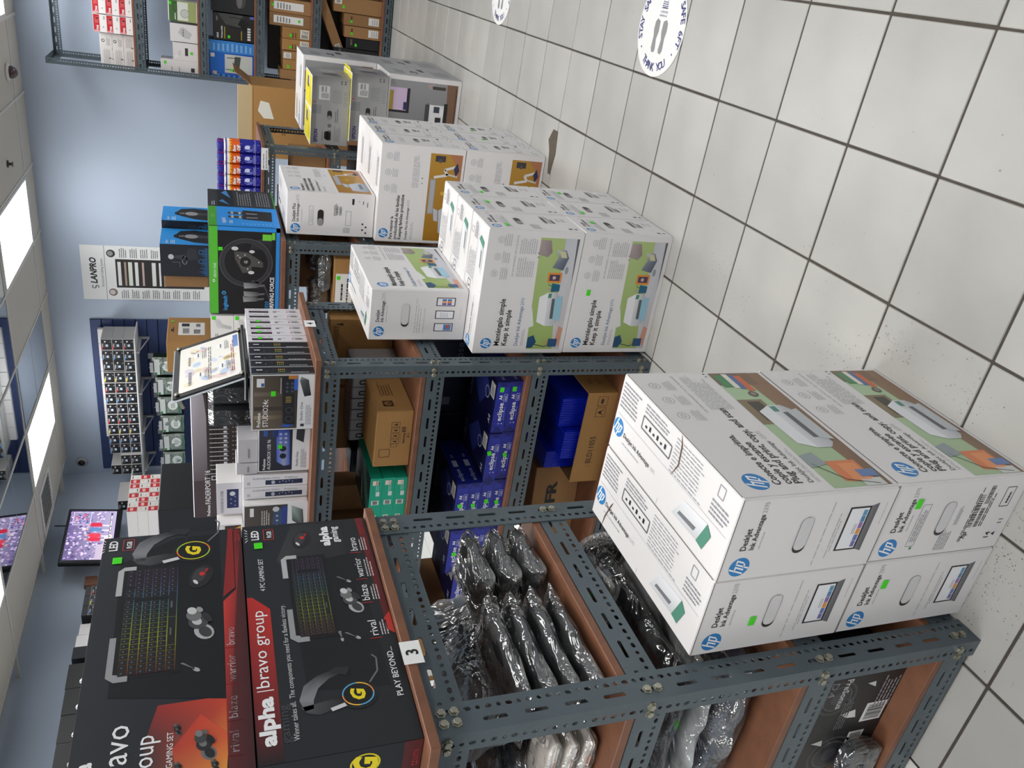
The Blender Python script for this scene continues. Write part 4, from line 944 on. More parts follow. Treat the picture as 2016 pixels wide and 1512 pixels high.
for k in range(2):
    b = carton('audio_interface_box', ('white audio box spine right beside the blue device box' if k == 0 else 'white audio box spine beside the dark photo box'), 'box', (.047, .2, .212), (-1.6295 - .0482 * k, 2.42, Z4), 0, WHITE, {}, 'white audio boxes standing spine out', .0015)
    o = link('front_print', TWO, b); o.rotation_euler = (0, PI / 2, 0); o.rotation_euler = (Matrix.Rotation(PI / 2, 3, 'X') @ Matrix.Rotation(-PI / 2, 3, 'Z')).to_euler(); o.location = (0, -.1004, .106)
def front_two():
    a = Art(.22, .212); a.rect(0, 0, 1, 1, (218, 218, 220), 0); a.grad(.02, .32, .98, .98, (50, 44, 40), (84, 76, 70), 1); a.text('AUDIOBOX iTWO', .05, .80, .1, WH, w=.5); a.rect(.78, .84, .94, .9, (226, 226, 226), 2); a.greek(.55, .6, .9, .74, 4, (190, 186, 180), 3)
    a.poly([(.3, .38), (.9, .40), (.96, .52), (.36, .58)], (58, 74, 104), 2); a.ell(.9, .5, .05, (190, 192, 196), L=3)
    for k in range(4): a.ell(.5 + .09 * k, .48, .018, (160, 170, 196), L=3, n=10)
    a.rect(.55, .33, .95, .4, (40, 60, 140), 3); a.poly([(.5, .05), (.86, .08), (.95, .26), (.66, .24)], [(44, 46, 50), (70, 74, 76), (160, 180, 170), (60, 62, 66)], 2)
    return a.mesh('print')
b = carton('audio_interface_box', 'dark photo-fronted audio box half behind the gaming boxes', 'box', (.22, .08, .212), (-1.815, 2.33, Z4), 0, WHITE, {'front': front_two()}, None, .0015); sticker(b, 'front', (.22, .08, .212), .42, .46, .018, .014)
# boxes behind: big mixer-controller box, plain grey boxes, small white boxes
def fader():
    a = Art(.56, .37); a.rect(0, 0, 1, 1, (70, 58, 60), 0); a.poly([(.3, 1), (1, 1), (1, .90), (.3, .80)], [(96, 86, 90), (190, 184, 192), (170, 164, 170), (80, 70, 72)], 1); a.poly([(.92, .80), (1, .78), (1, .90), (.95, .9)], (50, 40, 42), 2)
    a.text('PreSonus', .01, .85, .05, WH, w=.09, bold=.02); a.text('FADERPORT 16', .11, .845, .075, WH, w=.27, bold=.006)
    m = lambda y: .46 + (y - .1) * .62
    a.rect(.29, m(.1), .99, m(.76), (46, 36, 36), 2)
    for i in range(16):
        x = .35 + .034 * i; a.rect(x, m(.44), x + .005, m(.72), (190, 186, 186), 3)
        for j in range(2): a.rect(x + .007, m(.58 + .06 * j), x + .028, m(.62 + .06 * j), (16, 14, 14), 3)
        a.rect(x + .01, m(.46), x + .024, m(.51), (206, 208, 214), 4); a.rect(x + .012, m(.2), x + .022, m(.24), (214, 206, 190), 3)
        for j in range(3): a.rect(x + .01, m(.28 + .04 * j), x + .018, m(.3 + .04 * j), (150, 140, 136), 3)
    a.rect(.30, m(.62), .335, m(.7), (196, 196, 200), 3); a.ell(.318, m(.66), .012, (30, 30, 32), L=4)
    for i in range(8): a.rect(.9, m(.2 + .06 * i), .93, m(.24 + .06 * i), (206, 212, 230), 3); a.rect(.94, m(.2 + .06 * i), .97, m(.24 + .06 * i), (170, 180, 206), 3)
    a.rect(.05, .58, .22, .76, (104, 150, 204), 3); a.greek(.06, .60, .21, .74, 6, (150, 186, 224), 3, L=4)
    for k in range(6): a.rect(.02 + .04 * k, .2 + .05 * k, .05 + .04 * k, .42 + .05 * k, (92, 78, 78), 2)
    return a.mesh('print')
b = carton('controller_box', 'large dark brown fader controller box behind the small audio boxes', 'box', (.56, .17, .375), (-1.70, 2.69, Z4), 0, mat('lilac_carton', (206, 200, 210), .4), {'front': fader()})
for k, (x0, x1, z0, z1) in enumerate(((-1.555, -1.465, 1.372, 1.405), (-1.603, -1.558, 1.372, 1.41))):
    b = carton('small_box', ('small plain grey box on the blue device box, right one' if k == 0 else 'small plain grey box on the blue device box, left one'), 'box', (x1 - x0, .09, z1 - z0 + .03), ((x0 + x1) / 2, 2.37, 1.3725), 0, mat('pale_grey_carton', (186, 184, 188), .5), {'front': Art(x1 - x0, z1 - z0 + .03).greek(.2, .4, .7, .6, 1, (130, 130, 134), k)}, 'small grey boxes', .0015)
def one_dev():
    a = Art(.13, .082); a.rect(0, 0, 1, 1, (206, 204, 210), 0); a.text('AUDIOBOX ONE', .06, .74, .16, (120, 118, 126), w=.7); a.rect(.2, .14, .8, .6, (36, 44, 84), 1); a.ell(.66, .38, .07, (196, 198, 206), L=2)
    for k in range(5): a.ell(.28 + .07 * k, .28 + .16 * (k % 2), .018, (150, 160, 200), L=2, n=10)
    return a.mesh('print')
def one_pic():
    a = Art(.12, .082); a.rect(0, 0, 1, 1, (226, 226, 228), 0); a.text('OX ONE', .1, .78, .15, (110, 108, 116), w=.4); a.rect(.3, .06, .96, .7, (70, 52, 44), 1); a.ell(.62, .46, .13, (206, 150, 126), ry=.2, L=2); a.poly([(.5, .06), (.94, .06), (.86, .3), (.6, .28)], (206, 166, 76), 3); a.poly([(.5, .62), (.72, .7), (.8, .5), (.66, .6)], (120, 44, 36), 4)
    return a.mesh('print')
b = carton('small_box', 'small lilac white box with blue device on the white spines', 'box', (.13, .12, .082), (-1.715, 2.41, 1.4205), 0, WHITE, {'front': one_dev()}, None, .0015)
b = carton('small_box', 'small white box with a woman pictured, on the dark photo box', 'box', (.12, .06, .082), (-1.85, 2.335, 1.4205), 0, WHITE, {'front': one_pic()}, None, .0015)
# two shrink-wrapped black packs
for k in range(2):
    t = thing('wrapped_pack', ('black pack in crinkled shrink wrap, right of its twin' if k == 0 else 'black pack in crinkled shrink wrap, left of its twin'), 'pack', (-1.400 - .088 * k, 2.55, Z4), 0, 'black shrink-wrapped packs')
    link('carton_body', box_mesh(.084, .085, .312, BLACKC, .012), t)
    o = link('shrink_wrap', box_mesh(.0868, .088, .316, FILM2, .016), t); o.location = (0, 0, .0003)
# acrylic sign standing on the black base
SGN = thing('sign_holder', 'tilted acrylic sign holder with a printer promotion sheet and silver standoffs', 'sign', (-1.262, 2.57, 1.4))
def promo():
    a = Art(.315, .205); a.rect(0, 0, 1, 1, (236, 233, 224), 0); r = random.Random(4)
    cs = [(226, 212, 170), (218, 208, 222), (204, 214, 230), (234, 222, 192), (228, 206, 200), (186, 204, 228)]
    for i in range(30): a.ell(r.uniform(.09, .91), r.uniform(.1, .9), r.uniform(.02, .08), cs[i % 6], ry=r.uniform(.02, .08), L=1, n=12, rot=r.uniform(0, 3))
    a.greek(.1, .80, .42, .87, 1, (130, 130, 134), 7, .7, 3); a.greek(.54, .82, .76, .87, 1, (140, 140, 144), 8, .7, 3)
    for (x, y) in ((.2, .62), (.66, .66), (.24, .26), (.72, .28)): a.poly([(x, y), (x + .13, y), (x + .12, y + .09), (x + .02, y + .1)], (246, 246, 246), 3); a.rect(x + .02, y + .02, x + .11, y + .045, (110, 110, 114), 4); a.greek(x - .04, y - .1, x + .18, y - .02, 3, (90, 90, 94), int(x * 50), .35, 3)
    a.greek(.1, .48, .9, .54, 2, (96, 90, 90), 3, .4, 3); a.greek(.12, .1, .86, .16, 2, (150, 60, 50), 5, .4, 3); a.hgrad(.66, .02, .95, .10, (120, 150, 210), (90, 120, 190), 2)
    return a.mesh('print')
TM_ = Matrix(((0, -.36, .93, 0), (1, 0, 0, 0), (0, .93, .36, 0), (0, 0, 0, 1)))     # art x -> +Y, art y -> up leaning to -X
def put_sign(o, off): o.matrix_local = TM_ @ Matrix.Translation(off)
hgt = .245; ACR = mat('acrylic_edge', (196, 204, 210), .08, coat=1)
for nm, sz, mt, off in (('black_backing', (.36, hgt, .004), PLAST_BLK, (0, hgt / 2, .0)), ('acrylic_plate', (.375, hgt + .014, .003), ACR, (0, hgt / 2, -.006))):
    o = link(nm, box_mesh(*sz, mt, .001), SGN); put_sign(o, off)
o = link('promotion_sheet', promo(), SGN); put_sign(o, (0, hgt / 2, .0046))
for sx in (-.165, .165):
    for sy in (.016, hgt - .016):
        mb = MB(); mb.lathe([(.006, -.045), (.006, 0.009), (.0085, .009), (.0085, .012), (.003, .0135)], 12); o = mb.build('standoff', BOLT, SGN, True); put_sign(o, (sx, sy, 0))
bs = box_at('base_block', -.09, .012, -.19, .19, -.0, .012, PLAST_BLK, SGN, .003)
# ================================================================ second row back: scanner boxes, brown carton, racing wheel set
def scan():
    a = Art(.16, .1); a.rect(0, 0, 1, 1, (236, 234, 230), 0); a.poly([(.56, .1), (.66, .08), (.74, .5), (.9, .62), (.88, .82), (.62, .74), (.6, .4)], [(206, 204, 200), (190, 188, 186), (200, 198, 196), (220, 218, 216), (214, 212, 210), (226, 224, 222), (200, 198, 196)], 2); a.greek(.06, .2, .4, .6, 5, (150, 120, 120), 3); a.greek(.06, .68, .46, .84, 2, (150, 126, 126), 8)
    return a.mesh('print')
SC = scan()
for k, z in enumerate((1.2075, 1.309, 1.4105)):
    b = carton('scanner_box', 'white barcode scanner box, %s of its stack' % ('bottom', 'middle', 'topmost')[k], 'box', (.16, .12, .1), (-1.668, 3.66, z), .0, WHITE, {'front': SC}, 'white scanner boxes', .0015)
    if k: sticker(b, 'front', (.16, .12, .1), .93, .86, .018, .016)
b = carton('cardboard_box', 'tall brown box with a white shipping label left of the racing wheel box', 'box', (.16, .29, .50), (-1.845, 3.83, Z4), 0, BROWN2, {'right': Art(.29, .5).rect(.28, .66, .78, .90, (236, 236, 232)).bars(.34, .80, .56, .86, seed=3).bars(.34, .70, .5, .76, seed=4).bars(.6, .7, .74, .74, seed=5).rect(.62, .8, .74, .87, (40, 40, 40), 2).greek(.4, .94, .6, .96, 1, (60, 40, 30), 3).rect(.44, .94, .52, .965, (30, 24, 20))})
sticker(b, 'right', (.16, .29, .50), .82, .955, .014, .012)
# racing wheel box
def wheel_front():
    a = Art(.416, .302); a.rect(0, 0, 1, 1, (20, 20, 22), 0); a.rect(0, .88, 1, 1, (86, 186, 50), 1); a.rect(0, 0, 1, .055, (40, 140, 220), 1); a.rect(.955, 0, 1, .88, (40, 140, 220), 1)
    a.text('XBOX ONE', .42, .905, .085, WH, w=.17); a.ell(.385, .94, .016, WH, L=2); a.line(.378, .92, .392, .96, .008, (86, 186, 50), 3); a.line(.392, .92, .378, .96, .008, (86, 186, 50), 3)
    a.text('logitech', .04, .755, .13, (62, 160, 226), w=.17, bold=.02); a.ring(.245, .80, .022, .008, (62, 160, 226), L=2, a0=.6, a1=5.6); a.line(.25, .8, .266, .8, .022, (62, 160, 226), 3)
    cx, cy = .60, .48
    a.ring(cx, cy, .275, .045, (46, 46, 50), L=2, n=40); a.ring(cx, cy, .276, .006, (92, 92, 98), L=3, n=40); a.ring(cx, cy, .232, .004, (76, 76, 80), L=3, n=40)
    a.poly([(cx + .16, cy - .05), (cx + .25, cy - .1), (cx + .31, cy - .38), (cx + .15, cy - .36)], [(40, 40, 44), (54, 54, 60), (44, 44, 50), (30, 30, 34)], 1)
    a.poly([(cx - .12, cy + .05), (cx + .04, cy + .16), (cx + .13, cy + .17), (cx + .12, cy - .02), (cx + .01, cy - .24), (cx - .05, cy - .24), (cx - .04, cy - .08), (cx - .1, cy - .07)], (76, 74, 72), 4)
    a.ell(cx + .01, cy + .01, .066, (26, 26, 28), L=5, n=26); a.ring(cx + .01, cy + .01, .066, .007, (96, 94, 92), L=6); a.ell(cx + .01, cy + .01, .03, (48, 46, 46), L=6); a.text('G', cx + .01, cy - .015, .06, WH, al='c', L=7)
    for (x, y, rx, ry) in ((.16, .16, .022, .05), (.13, -.08, .018, .04), (-.11, -.07, .02, .045)): a.ell(cx + x, cy + y, rx, (206, 206, 206), ry=ry, L=6, n=12)
    for (x, y) in ((.08, .12), (.09, .02), (.06, .09), (-.07, -.02), (.01, -.18)): a.ell(cx + x, cy + y, .008, (200, 200, 200), L=6, n=8)
    for k, (x, y) in enumerate(((.30, .47), (.20, .47), (.14, .48))): a.poly([(x, y + .04), (x + .07, y + .05), (x + .06, y - .16), (x + .01, y - .16)], [(160, 160, 160), (130, 130, 130), (70, 70, 72), (90, 90, 92)], 4); a.poly([(x + .02, y - .16), (x + .045, y - .16), (x + .05, y - .26), (x + .03, y - .26)], (100, 100, 100), 3)
    a.path([(.02, .14), (.16, .13), (.34, .22), (.40, .40)], .02, (60, 66, 76), 2)
    a.text('G920', .04, .15, .12, (62, 160, 226), w=.11, L=4); a.text('DRIVING FORCE', .04, .075, .12, WH, w=.40, bold=.02, L=4)
    a.rect(.86, .12, .93, .25, (110, 200, 60), 3); a.rect(.87, .07, .95, .115, (110, 200, 60), 3)
    return a.mesh('print')
def wheel_side():
    a = Art(.29, .305); a.rect(0, 0, 1, 1, (40, 140, 220), 0); a.rect(0, .88, 1, 1, (70, 156, 44), 1); a.text('XBOX', .4, .91, .07, (150, 206, 120), w=.2)
    a.text('logitech', .14, .76, .09, WH, w=.26); a.text('G920', .14, .66, .07, WH, w=.14); a.greek(.10, .12, .18, .56, 8, (110, 180, 236), 4); a.poly([(.30, .10), (.80, .08), (.84, .5), (.36, .52)], (34, 34, 38), 2)
    for k in range(2):
        a.poly([(.40 + .2 * k, .5), (.54 + .2 * k, .5), (.52 + .2 * k, .72), (.42 + .2 * k, .72)], (60, 60, 64), 3)
        for q in range(4): a.ell(.44 + .2 * k + .06 * (q % 2), .55 + .11 * (q // 2), .022, (206, 206, 206), L=4, n=10)
        a.rect(.43 + .2 * k, .3, .48 + .2 * k, .46, (130, 130, 132), 3)
    return a.mesh('print')
def wheel_back():
    a = Art(.285, .305); a.rect(0, 0, 1, 1, (44, 46, 50), 0); a.rect(.02, .62, .98, .86, (18, 22, 30), 1); a.poly([(.1, .68), (.4, .78), (.3, .84)], (60, 120, 170), 2); a.poly([(.5, .66), (.8, .80), (.95, .72)], (60, 130, 190), 2); a.greek(.08, .36, .94, .58, 6, (124, 126, 130), 4); a.greek(.08, .08, .94, .3, 6, (124, 126, 130), 5); a.greek(.06, .9, .3, .96, 2, (180, 180, 184), 5); a.rect(0, 0, 1, .02, (60, 150, 60), 1); return a.mesh('print')
SW = (.42, .29, .305)
b = carton('racing_wheel_box', 'large black racing wheel box with green top band and blue edges', 'box', SW, (-1.372, 3.757, Z4), 0, BLACKC, {'front': wheel_front(), 'right': wheel_side()}, 'racing wheel boxes', inkm=INKG); sticker(b, 'front', SW, .75, .84, .016, .018)
b = carton('racing_wheel_box', 'dark grey sided racing wheel box directly behind the green-banded one', 'box', (.42, .285, .305), (-1.372, 4.047, Z4), 0, BLACKC, {'right': wheel_back()}, 'racing wheel boxes', inkm=INKG)
def shift_front():
    a = Art(.148, .2); a.rect(0, 0, 1, 1, (28, 32, 40), 0); a.ell(.62, .78, .08, (190, 190, 194), L=2); a.poly([(.58, .7), (.66, .7), (.7, .5), (.54, .5)], (60, 62, 68), 2); a.ring(.52, .5, .14, .03, (110, 112, 118), ry=.06, L=2); a.poly([(.5, .5), (.9, .42), (.9, .26), (.56, .22)], (44, 48, 56), 2)
    for k in range(16): a.grad(.03 + .058 * (k % 16) * .98, .02, .07 + .058 * k * .98, .1 + .12 * ((k * 7) % 5) / 4, (50, 110, 160), (34, 56, 80), 3)
    for y in (.1, .26): a.ring(.8 - .3 * (y > .2), .16, .07, .014, (60, 130, 180), L=3)
    a.path([(.3, .6), (.45, .6), (.45, .76)], .008, (120, 124, 130), 3)
    return a.mesh('print')
def shift_side():
    a = Art(.22, .2); a.rect(0, 0, 1, 1, (40, 146, 222), 0); a.poly([(.1, 0), (.86, 0), (.92, .3), (.84, .6), (.6, .7), (.34, .6), (.16, .3)], [(24, 24, 26)] * 7, 1); a.ell(.52, .56, .16, (18, 18, 20), L=2); a.text('G', .52, .52, .14, (190, 190, 194), al='c'); a.ell(.52, .36, .13, (150, 150, 152), L=3); a.rect(.44, .0, .6, .26, (60, 60, 62), 2); a.text('logitech', .05, .84, .08, WH, w=.2); a.greek(.05, .7, .28, .8, 3, (206, 230, 246), 3)
    return a.mesh('print')
SHF, SHS = shift_front(), shift_side()
for k, (x, y) in enumerate(((-1.345, 3.76), (-1.31, 3.99))):
    carton('shifter_box', ('blue and black gear shifter box standing on the racing wheel box' if k == 0 else 'blue gear shifter box half hidden behind its twin'), 'box', (.15, .22, .2), (x, y, Z4 + .3058), 0, BLACKC, {'front': SHF, 'right': SHS}, 'gear shifter boxes', inkm=INKG)
carton('cardboard_box', 'narrow brown box end between the shifter box and the wall poster', 'box', (.06, .18, .19), (-1.46, 3.79, Z4 + .3058), 0, BROWN, {})
# black glossy carton with the stack of red and white boxes on it
b = carton('black_box', 'tall matt black carton under the red and white boxes', 'box', (.24, .44, .578), (-2.87, 3.925, Z4), 0, BLACKC, {'front': Art(.24, .578).path([(.4, 0), (.4, 1)], .002, (8, 8, 9), 1).rect(.1, .02, .26, .1, WH), 'right': Art(.44, .578).line(.02, .62, .98, .62, .003, (8, 8, 9)).line(.35, .7, .6, .7, .004, (170, 170, 172))})
def rw_end():
    a = Art(.08, .049); a.rect(0, 0, 1, 1, (230, 228, 224), 0); a.rect(.02, .04, .48, .96, (196, 42, 44), 1); a.rect(.1, .4, .4, .7, (236, 190, 190), 2); a.rect(.6, .76, .9, .84, (40, 40, 42), 1); a.ell(.7, .3, .03, (90, 90, 92)); return a.mesh('print')
def rw_end2():
    a = Art(.08, .049); a.rect(0, 0, 1, 1, (230, 228, 224), 0); a.rect(.52, .04, .98, .96, (196, 42, 44), 1); a.rect(.6, .4, .9, .7, (236, 190, 190), 2); a.rect(.1, .16, .4, .24, (40, 40, 42), 1); a.ell(.3, .7, .03, (90, 90, 92)); return a.mesh('print')
RW = (rw_end(), rw_end2())
for i in range(3):
    for j in range(4):
        carton('toner_box', 'red and white toner box on the black carton, %s tier, %s column from the front' % (('bottom', 'middle', 'top')[i], ('first', 'second', 'third', 'fourth')[j]), 'box', (.225, .082, .0495), (-2.865 + (.0 if j else .0), 3.752 + .084 * j, Z4 + .5785 + .05 * i), R.uniform(-.01, .01), WHITE, {'right': RW[(i + j + (j > 1)) % 2]}, 'red and white toner boxes', .0012)
# ================================================================ compressed air cans
def bend(art, r):
    me = art.mesh('print', INKG)
    for v in me.vertices:
        an = v.co.x / r; rr = r + v.co.z; v.co = (rr * math.sin(an), -rr * math.cos(an), v.co.y)
    return me
def can_art():
    a = Art(.10, .19); bl = (38, 40, 150)
    n = 10
    for i in range(n):
        x0, x1 = i / n, (i + 1) / n
        a.rect(x0, 0, x1, .62, bl, 0); a.rect(x0, .62, x1, .92, (226, 96, 28), 0); a.rect(x0, .92, x1, 1, (244, 240, 224), 0); a.rect(x0, .14, x1, .17, (120, 120, 200), 1)
    for i in range(9): a.rect(.08 + .09 * i, .86 + .03 * (i % 2), .13 + .09 * i, .93, (250, 220, 60), 1)
    a.text('Blow', .22, .745, .17, WH, w=.44, bold=.05, shear=.2); a.text('Off', .34, .61, .17, WH, w=.34, bold=.05, shear=.2); a.poly([(.2, .52), (.76, .55), (.76, .61), (.2, .58)], (240, 190, 30), 2); a.text('DUSTER', .26, .53, .07, (60, 40, 40), w=.42, L=4)
    a.ell(.48, .36, .2, (150, 160, 226), ry=.13, L=2, n=12); a.ell(.55, .40, .12, (216, 220, 246), ry=.08, L=3, n=10); a.ell(.4, .3, .1, (110, 120, 206), ry=.07, L=3, n=10)
    a.greek(.2, .18, .8, .22, 2, (190, 196, 236), 3); a.ell(.5, .08, .26, (120, 126, 210), ry=.05, L=2, n=12)
    return bend(a, .0327)
CAN_P = can_art(); CANB = mat('blue_can_paint', (38, 40, 150), .25, metal=.3); CAPM = mat('navy_cap', (44, 40, 140), .35); COLW = mat('white_collar', (236, 232, 226), .4); REDST = mat('red_straw', (206, 40, 50), .4)
def can(k, j):
    t = thing('compressed_air_can', 'blue and orange compressed air can, %s row, %s from the aisle end' % (('front', 'rear')[j], ('first', 'second', 'third', 'fourth', 'fifth')[k]), 'can', (-1.148 - .0665 * k, 5.095 + .068 * j, Z4), R.uniform(-.25, .25), 'compressed air cans on the third shelf')
    return t
proto = None
for j in range(2):
    for k in range(5):
        t = can(k, j)
        if proto is None:
            mb = MB(); mb.lathe([(.031, 0), (.0322, .003), (.0322, .19), (.03, .2), (.021, .207)], 24); mb.build('can_body', CANB, t, True)
            mb = MB(); mb.lathe([(.0295, .196), (.0295, .204), (.024, .211), (.018, .214)], 24); mb.build('collar', COLW, t, True)
            mb = MB(); mb.lathe([(.0255, .208), (.0265, .215), (.0265, .24), (.023, .247), (.001, .249)], 20); mb.build('cap', CAPM, t, True)
            mb = MB(); mb.tube([(.026, -.009, .21), (.027, -.008, .245)], .0016, 6); mb.build('straw', REDST, t)
            o = link('label_print', CAN_P, t); o.location = (0, 0, .0975); proto = t
        else:
            for ch in proto.children: c = ch.copy(); COL.objects.link(c); c.parent = t
mb = MB(); mb.box(-1.46, -1.105, 5.055, 5.2, Z4, Z4 + .205); 
a = Art(.13, .04); a.rect(0, 0, 1, 1, WH, 0); a.greek(.05, .6, .95, .8, 1, (60, 60, 64), 2); a.greek(.05, .2, .95, .4, 1, (60, 60, 64), 3)
o = link('price_label', a.mesh('label'), u6); o.rotation_euler = ROT['front']; o.location = (-.075, -.0135, 1.19); o['label'] = 'white price label strip'
# brown cartons stacked beyond the third shelf
b = carton('cardboard_box', 'big brown carton standing on the floor behind the grey printer cartons', 'box', (.52, .5, .62), (-1.22, 6.45, 0), 0, BROWN, {})
b = carton('cardboard_box', 'big brown carton with torn white label and printed numbers, upper one', 'box', (.50, .48, .585), (-1.215, 6.44, .6205), .02, BROWN2, {'front': Art(.50, .585).poly([(.56, .74), (.78, .80), (.80, .9), (.66, .93), (.56, .86)], (230, 226, 214)).path([(.0, .985), (1, .985)], .004, (110, 80, 50)).text('20', .36, .72, .06, (60, 40, 26), w=.06).text('27.6', .34, .60, .06, (60, 40, 26), w=.1).text('N', .3, .8, .06, (60, 40, 26), w=.03)})
fm = MB(); fm.add([(.25, -.24, .585), (.25, .24, .585), (.33, .24, .70), (.33, -.24, .70), (.246, -.24, .588), (.246, .24, .588), (.326, .24, .703), (.326, -.24, .703)], [(0, 1, 2, 3), (7, 6, 5, 4), (0, 3, 7, 4), (1, 5, 6, 2), (3, 2, 6, 7), (0, 4, 5, 1)])
fm.build('open_flap', BROWN, b)
fm = MB(); fm.add([(-.25, -.235, .585), (.245, -.235, .585), (.245, -.25, .68), (-.25, -.25, .68), (-.25, -.231, .585), (.245, -.231, .585), (.245, -.246, .682), (-.25, -.246, .682)], [(0, 1, 2, 3), (7, 6, 5, 4), (0, 3, 7, 4), (1, 5, 6, 2), (3, 2, 6, 7), (0, 4, 5, 1)])
fm.build('open_flap', mat('pale_inner_board', (206, 182, 140), .8), b)
# ================================================================ on the shelves below: second unit
# brown carton, grey toner boxes, teal boxes, golden cartons on the middle board
ZM = .862
def hpc_front():
    a = Art(.225, .13); b = (70, 46, 26)
    a.frame(.18, .58, .32, .86, .012, b, 1); a.frame(.36, .40, .42, .56, .01, b, 1)
    for k in range(4): a.frame(.42 + .1 * k, .36, .50 + .1 * k, .58, .01, b, 1); a.poly([(.44 + .1 * k, .42), (.48 + .1 * k, .42), (.46 + .1 * k, .54)], b, 2)
    a.text('60', .62, .20, .14, b, w=.1, bold=.03); a.text('Samsung', .42, .20, .1, b, w=.18, bold=.01); a.text('4.1', .52, .08, .09, b, w=.08, bold=.01); a.rect(.44, .3, .72, .33, (150, 104, 56), 1); return a.mesh('print')
def hpc_side():
    a = Art(.24, .13); b = (62, 40, 24)
    a.rect(.14, .5, .3, .78, b, 1); a.ell(.22, .64, .055, (150, 104, 60), L=2); a.text('hp', .185, .57, .16, b, w=.07, bold=.02, shear=.3); a.greek(.45, .42, .85, .8, 5, (120, 80, 46), 4); return a.mesh('print')
carton('cardboard_box', 'brown carton with handling symbols on the middle board, in front of grey boxes', 'box', (.225, .24, .128), (-1.475, 2.425, ZM), .0, BROWN2, {'front': hpc_front(), 'right': hpc_side()})
def glyph():
    a = Art(.042, .16); a.rect(0, 0, 1, 1, (206, 204, 200), 0)
    a.path([(.3, .62), (.3, .86), (.6, .86), (.7, .62), (.35, .6), (.45, .74), (.6, .72)], .03, (30, 40, 36), 1); a.greek(.3, .1, .7, .3, 3, (120, 120, 120), 2); return a.mesh('print')
GL_ = glyph(); GREY2 = mat('grey_toner_carton', (150, 146, 146), .5)
for k in range(7):
    carton('toner_box', 'grey toner box standing on end, number %s from the post' % ('one', 'two', 'three', 'four', 'five', 'six', 'seven')[k], 'box', (.043, .14, .172), (-1.34 - .0455 * k, 2.63, ZM), R.uniform(-.03, .03), GREY2, {'front': GL_}, 'grey toner boxes behind the brown carton', .0015)
def teal():
    a = Art(.19, .044); a.rect(0, 0, 1, 1, (18, 160, 128), 0); a.rect(.06, .35, .16, .75, (226, 226, 220), 1); a.bars(.08, .4, .15, .7, (40, 40, 40), 3); a.rect(.4, .2, .5, .8, (220, 226, 220), 1); a.bars(.41, .3, .49, .7, (60, 60, 60), 4); a.rect(.6, .2, .7, .5, (206, 220, 214), 1); a.greek(.72, .3, .95, .6, 2, (150, 220, 200), 3); a.rect(.85, .3, .95, .8, (226, 206, 196), 2); return a.mesh('print')
TE = teal(); TEAL = mat('teal_carton', (16, 150, 120), .35)
def teal_top():
    a = Art(.19, .27); a.rect(0, 0, 1, 1, (24, 44, 42), 0); a.poly([(0, .1), (.4, 0), (1, .4), (1, .6)], (46, 96, 84), 1); a.poly([(.2, .6), (.6, .5), (.9, .95), (.3, .9)], (16, 20, 22), 2); a.text('FE MAXIMO', .1, .42, .12, (200, 206, 202), w=.5, rot=.3); return a.mesh('print')
TT = teal_top()
for k, z in enumerate((ZM, ZM + .0445, ZM + .089)):
    carton('teal_box', 'teal boxed media pack, %s of three' % ('bottom', 'middle', 'topmost')[k], 'box', (.19, .27, .044), (-1.725, 2.43, z), R.uniform(-.01, .01), TEAL, {'front': TE, 'top': TT}, 'teal boxes on the middle board', .0015)
carton('black_box', 'black carton standing between the brown carton and the board corner', 'box', (.1, .12, .15), (-1.76, 2.66, ZM), 0, BLACKC, {})
GOLD = Art(.27, .07); GOLD.rect(.06, .3, .4, .6, (110, 74, 36), 1).rect(.08, .34, .38, .56, (172, 128, 72), 2).bars(.6, .3, .9, .6, (110, 74, 36), 4)
link_ = carton('cardboard_box', 'brown carton standing at the board corner behind the grey boxes', 'box', (.12, .1, .25), (-1.93, 2.65, ZM), 0, BROWN, {})
for k, (x, lab) in enumerate(((-1.33, 'golden brown carton high behind the front beam, nearest the post'), (-1.62, 'golden brown carton high behind the front beam, with arrow symbols'))):
    carton('cardboard_box', lab, 'box', (.275, .075, .24), (x + .02 - .03, 2.748, ZM), 0, BROWN2, {'front': Art(.275, .24).rect(.1, .86, .45, .94, (120, 82, 40), 1).rect(.11, .87, .44, .93, (172, 128, 72), 2).bars(.55, .86, .9, .94, (120, 82, 40), 4).poly([(.9, .8), (.94, .8), (.92, .92)], (50, 34, 20), 1)})
# paper reams on the low board
ZL = .4815
def ream_front():
    a = Art(.205, .048); bl = (30, 42, 150); d = (20, 28, 110)
    a.rect(0, 0, 1, 1, bl, 0); a.poly([(0, 0), (.13, .5), (0, 1)], d, 1); a.line(0, 0, .15, 1, .03, (16, 22, 92), 2); a.poly([(1, 0), (.9, .5), (1, 1)], d, 1); a.line(.90, 0, 1, 1, .03, (16, 22, 92), 2)
    a.text('eclipse', .24, .34, .52, WH, w=.36, bold=.015); a.rect(.26, .16, .52, .19, (120, 150, 230), 2)
    a.text('A4', .66, .5, .36, WH, w=.09, bold=.03); a.frame(.63, .12, .77, .38, .04, (160, 170, 230), 2); a.text('500', .65, .16, .2, WH, w=.09)
    a.ring(.185, .5, .016, .004, (200, 206, 240), L=2, n=12); a.rect(.175, .2, .195, .3, (200, 206, 240), 2); a.rect(.82, .1, .9, .9, (34, 48, 160), 1)
    return a.mesh('print')
def ream_side():
    a = Art(.297, .048); a.rect(0, 0, 1, 1, (22, 32, 118), 0); a.text('eclipse', .06, .34, .5, (200, 204, 226), w=.26); a.rect(.38, .3, .52, .7, (190, 194, 214), 1); a.text('A4', .58, .36, .4, (200, 204, 226), w=.07); a.poly([(.9, 0), (1, .5), (.9, 1)], (14, 20, 84), 1); return a.mesh('print')
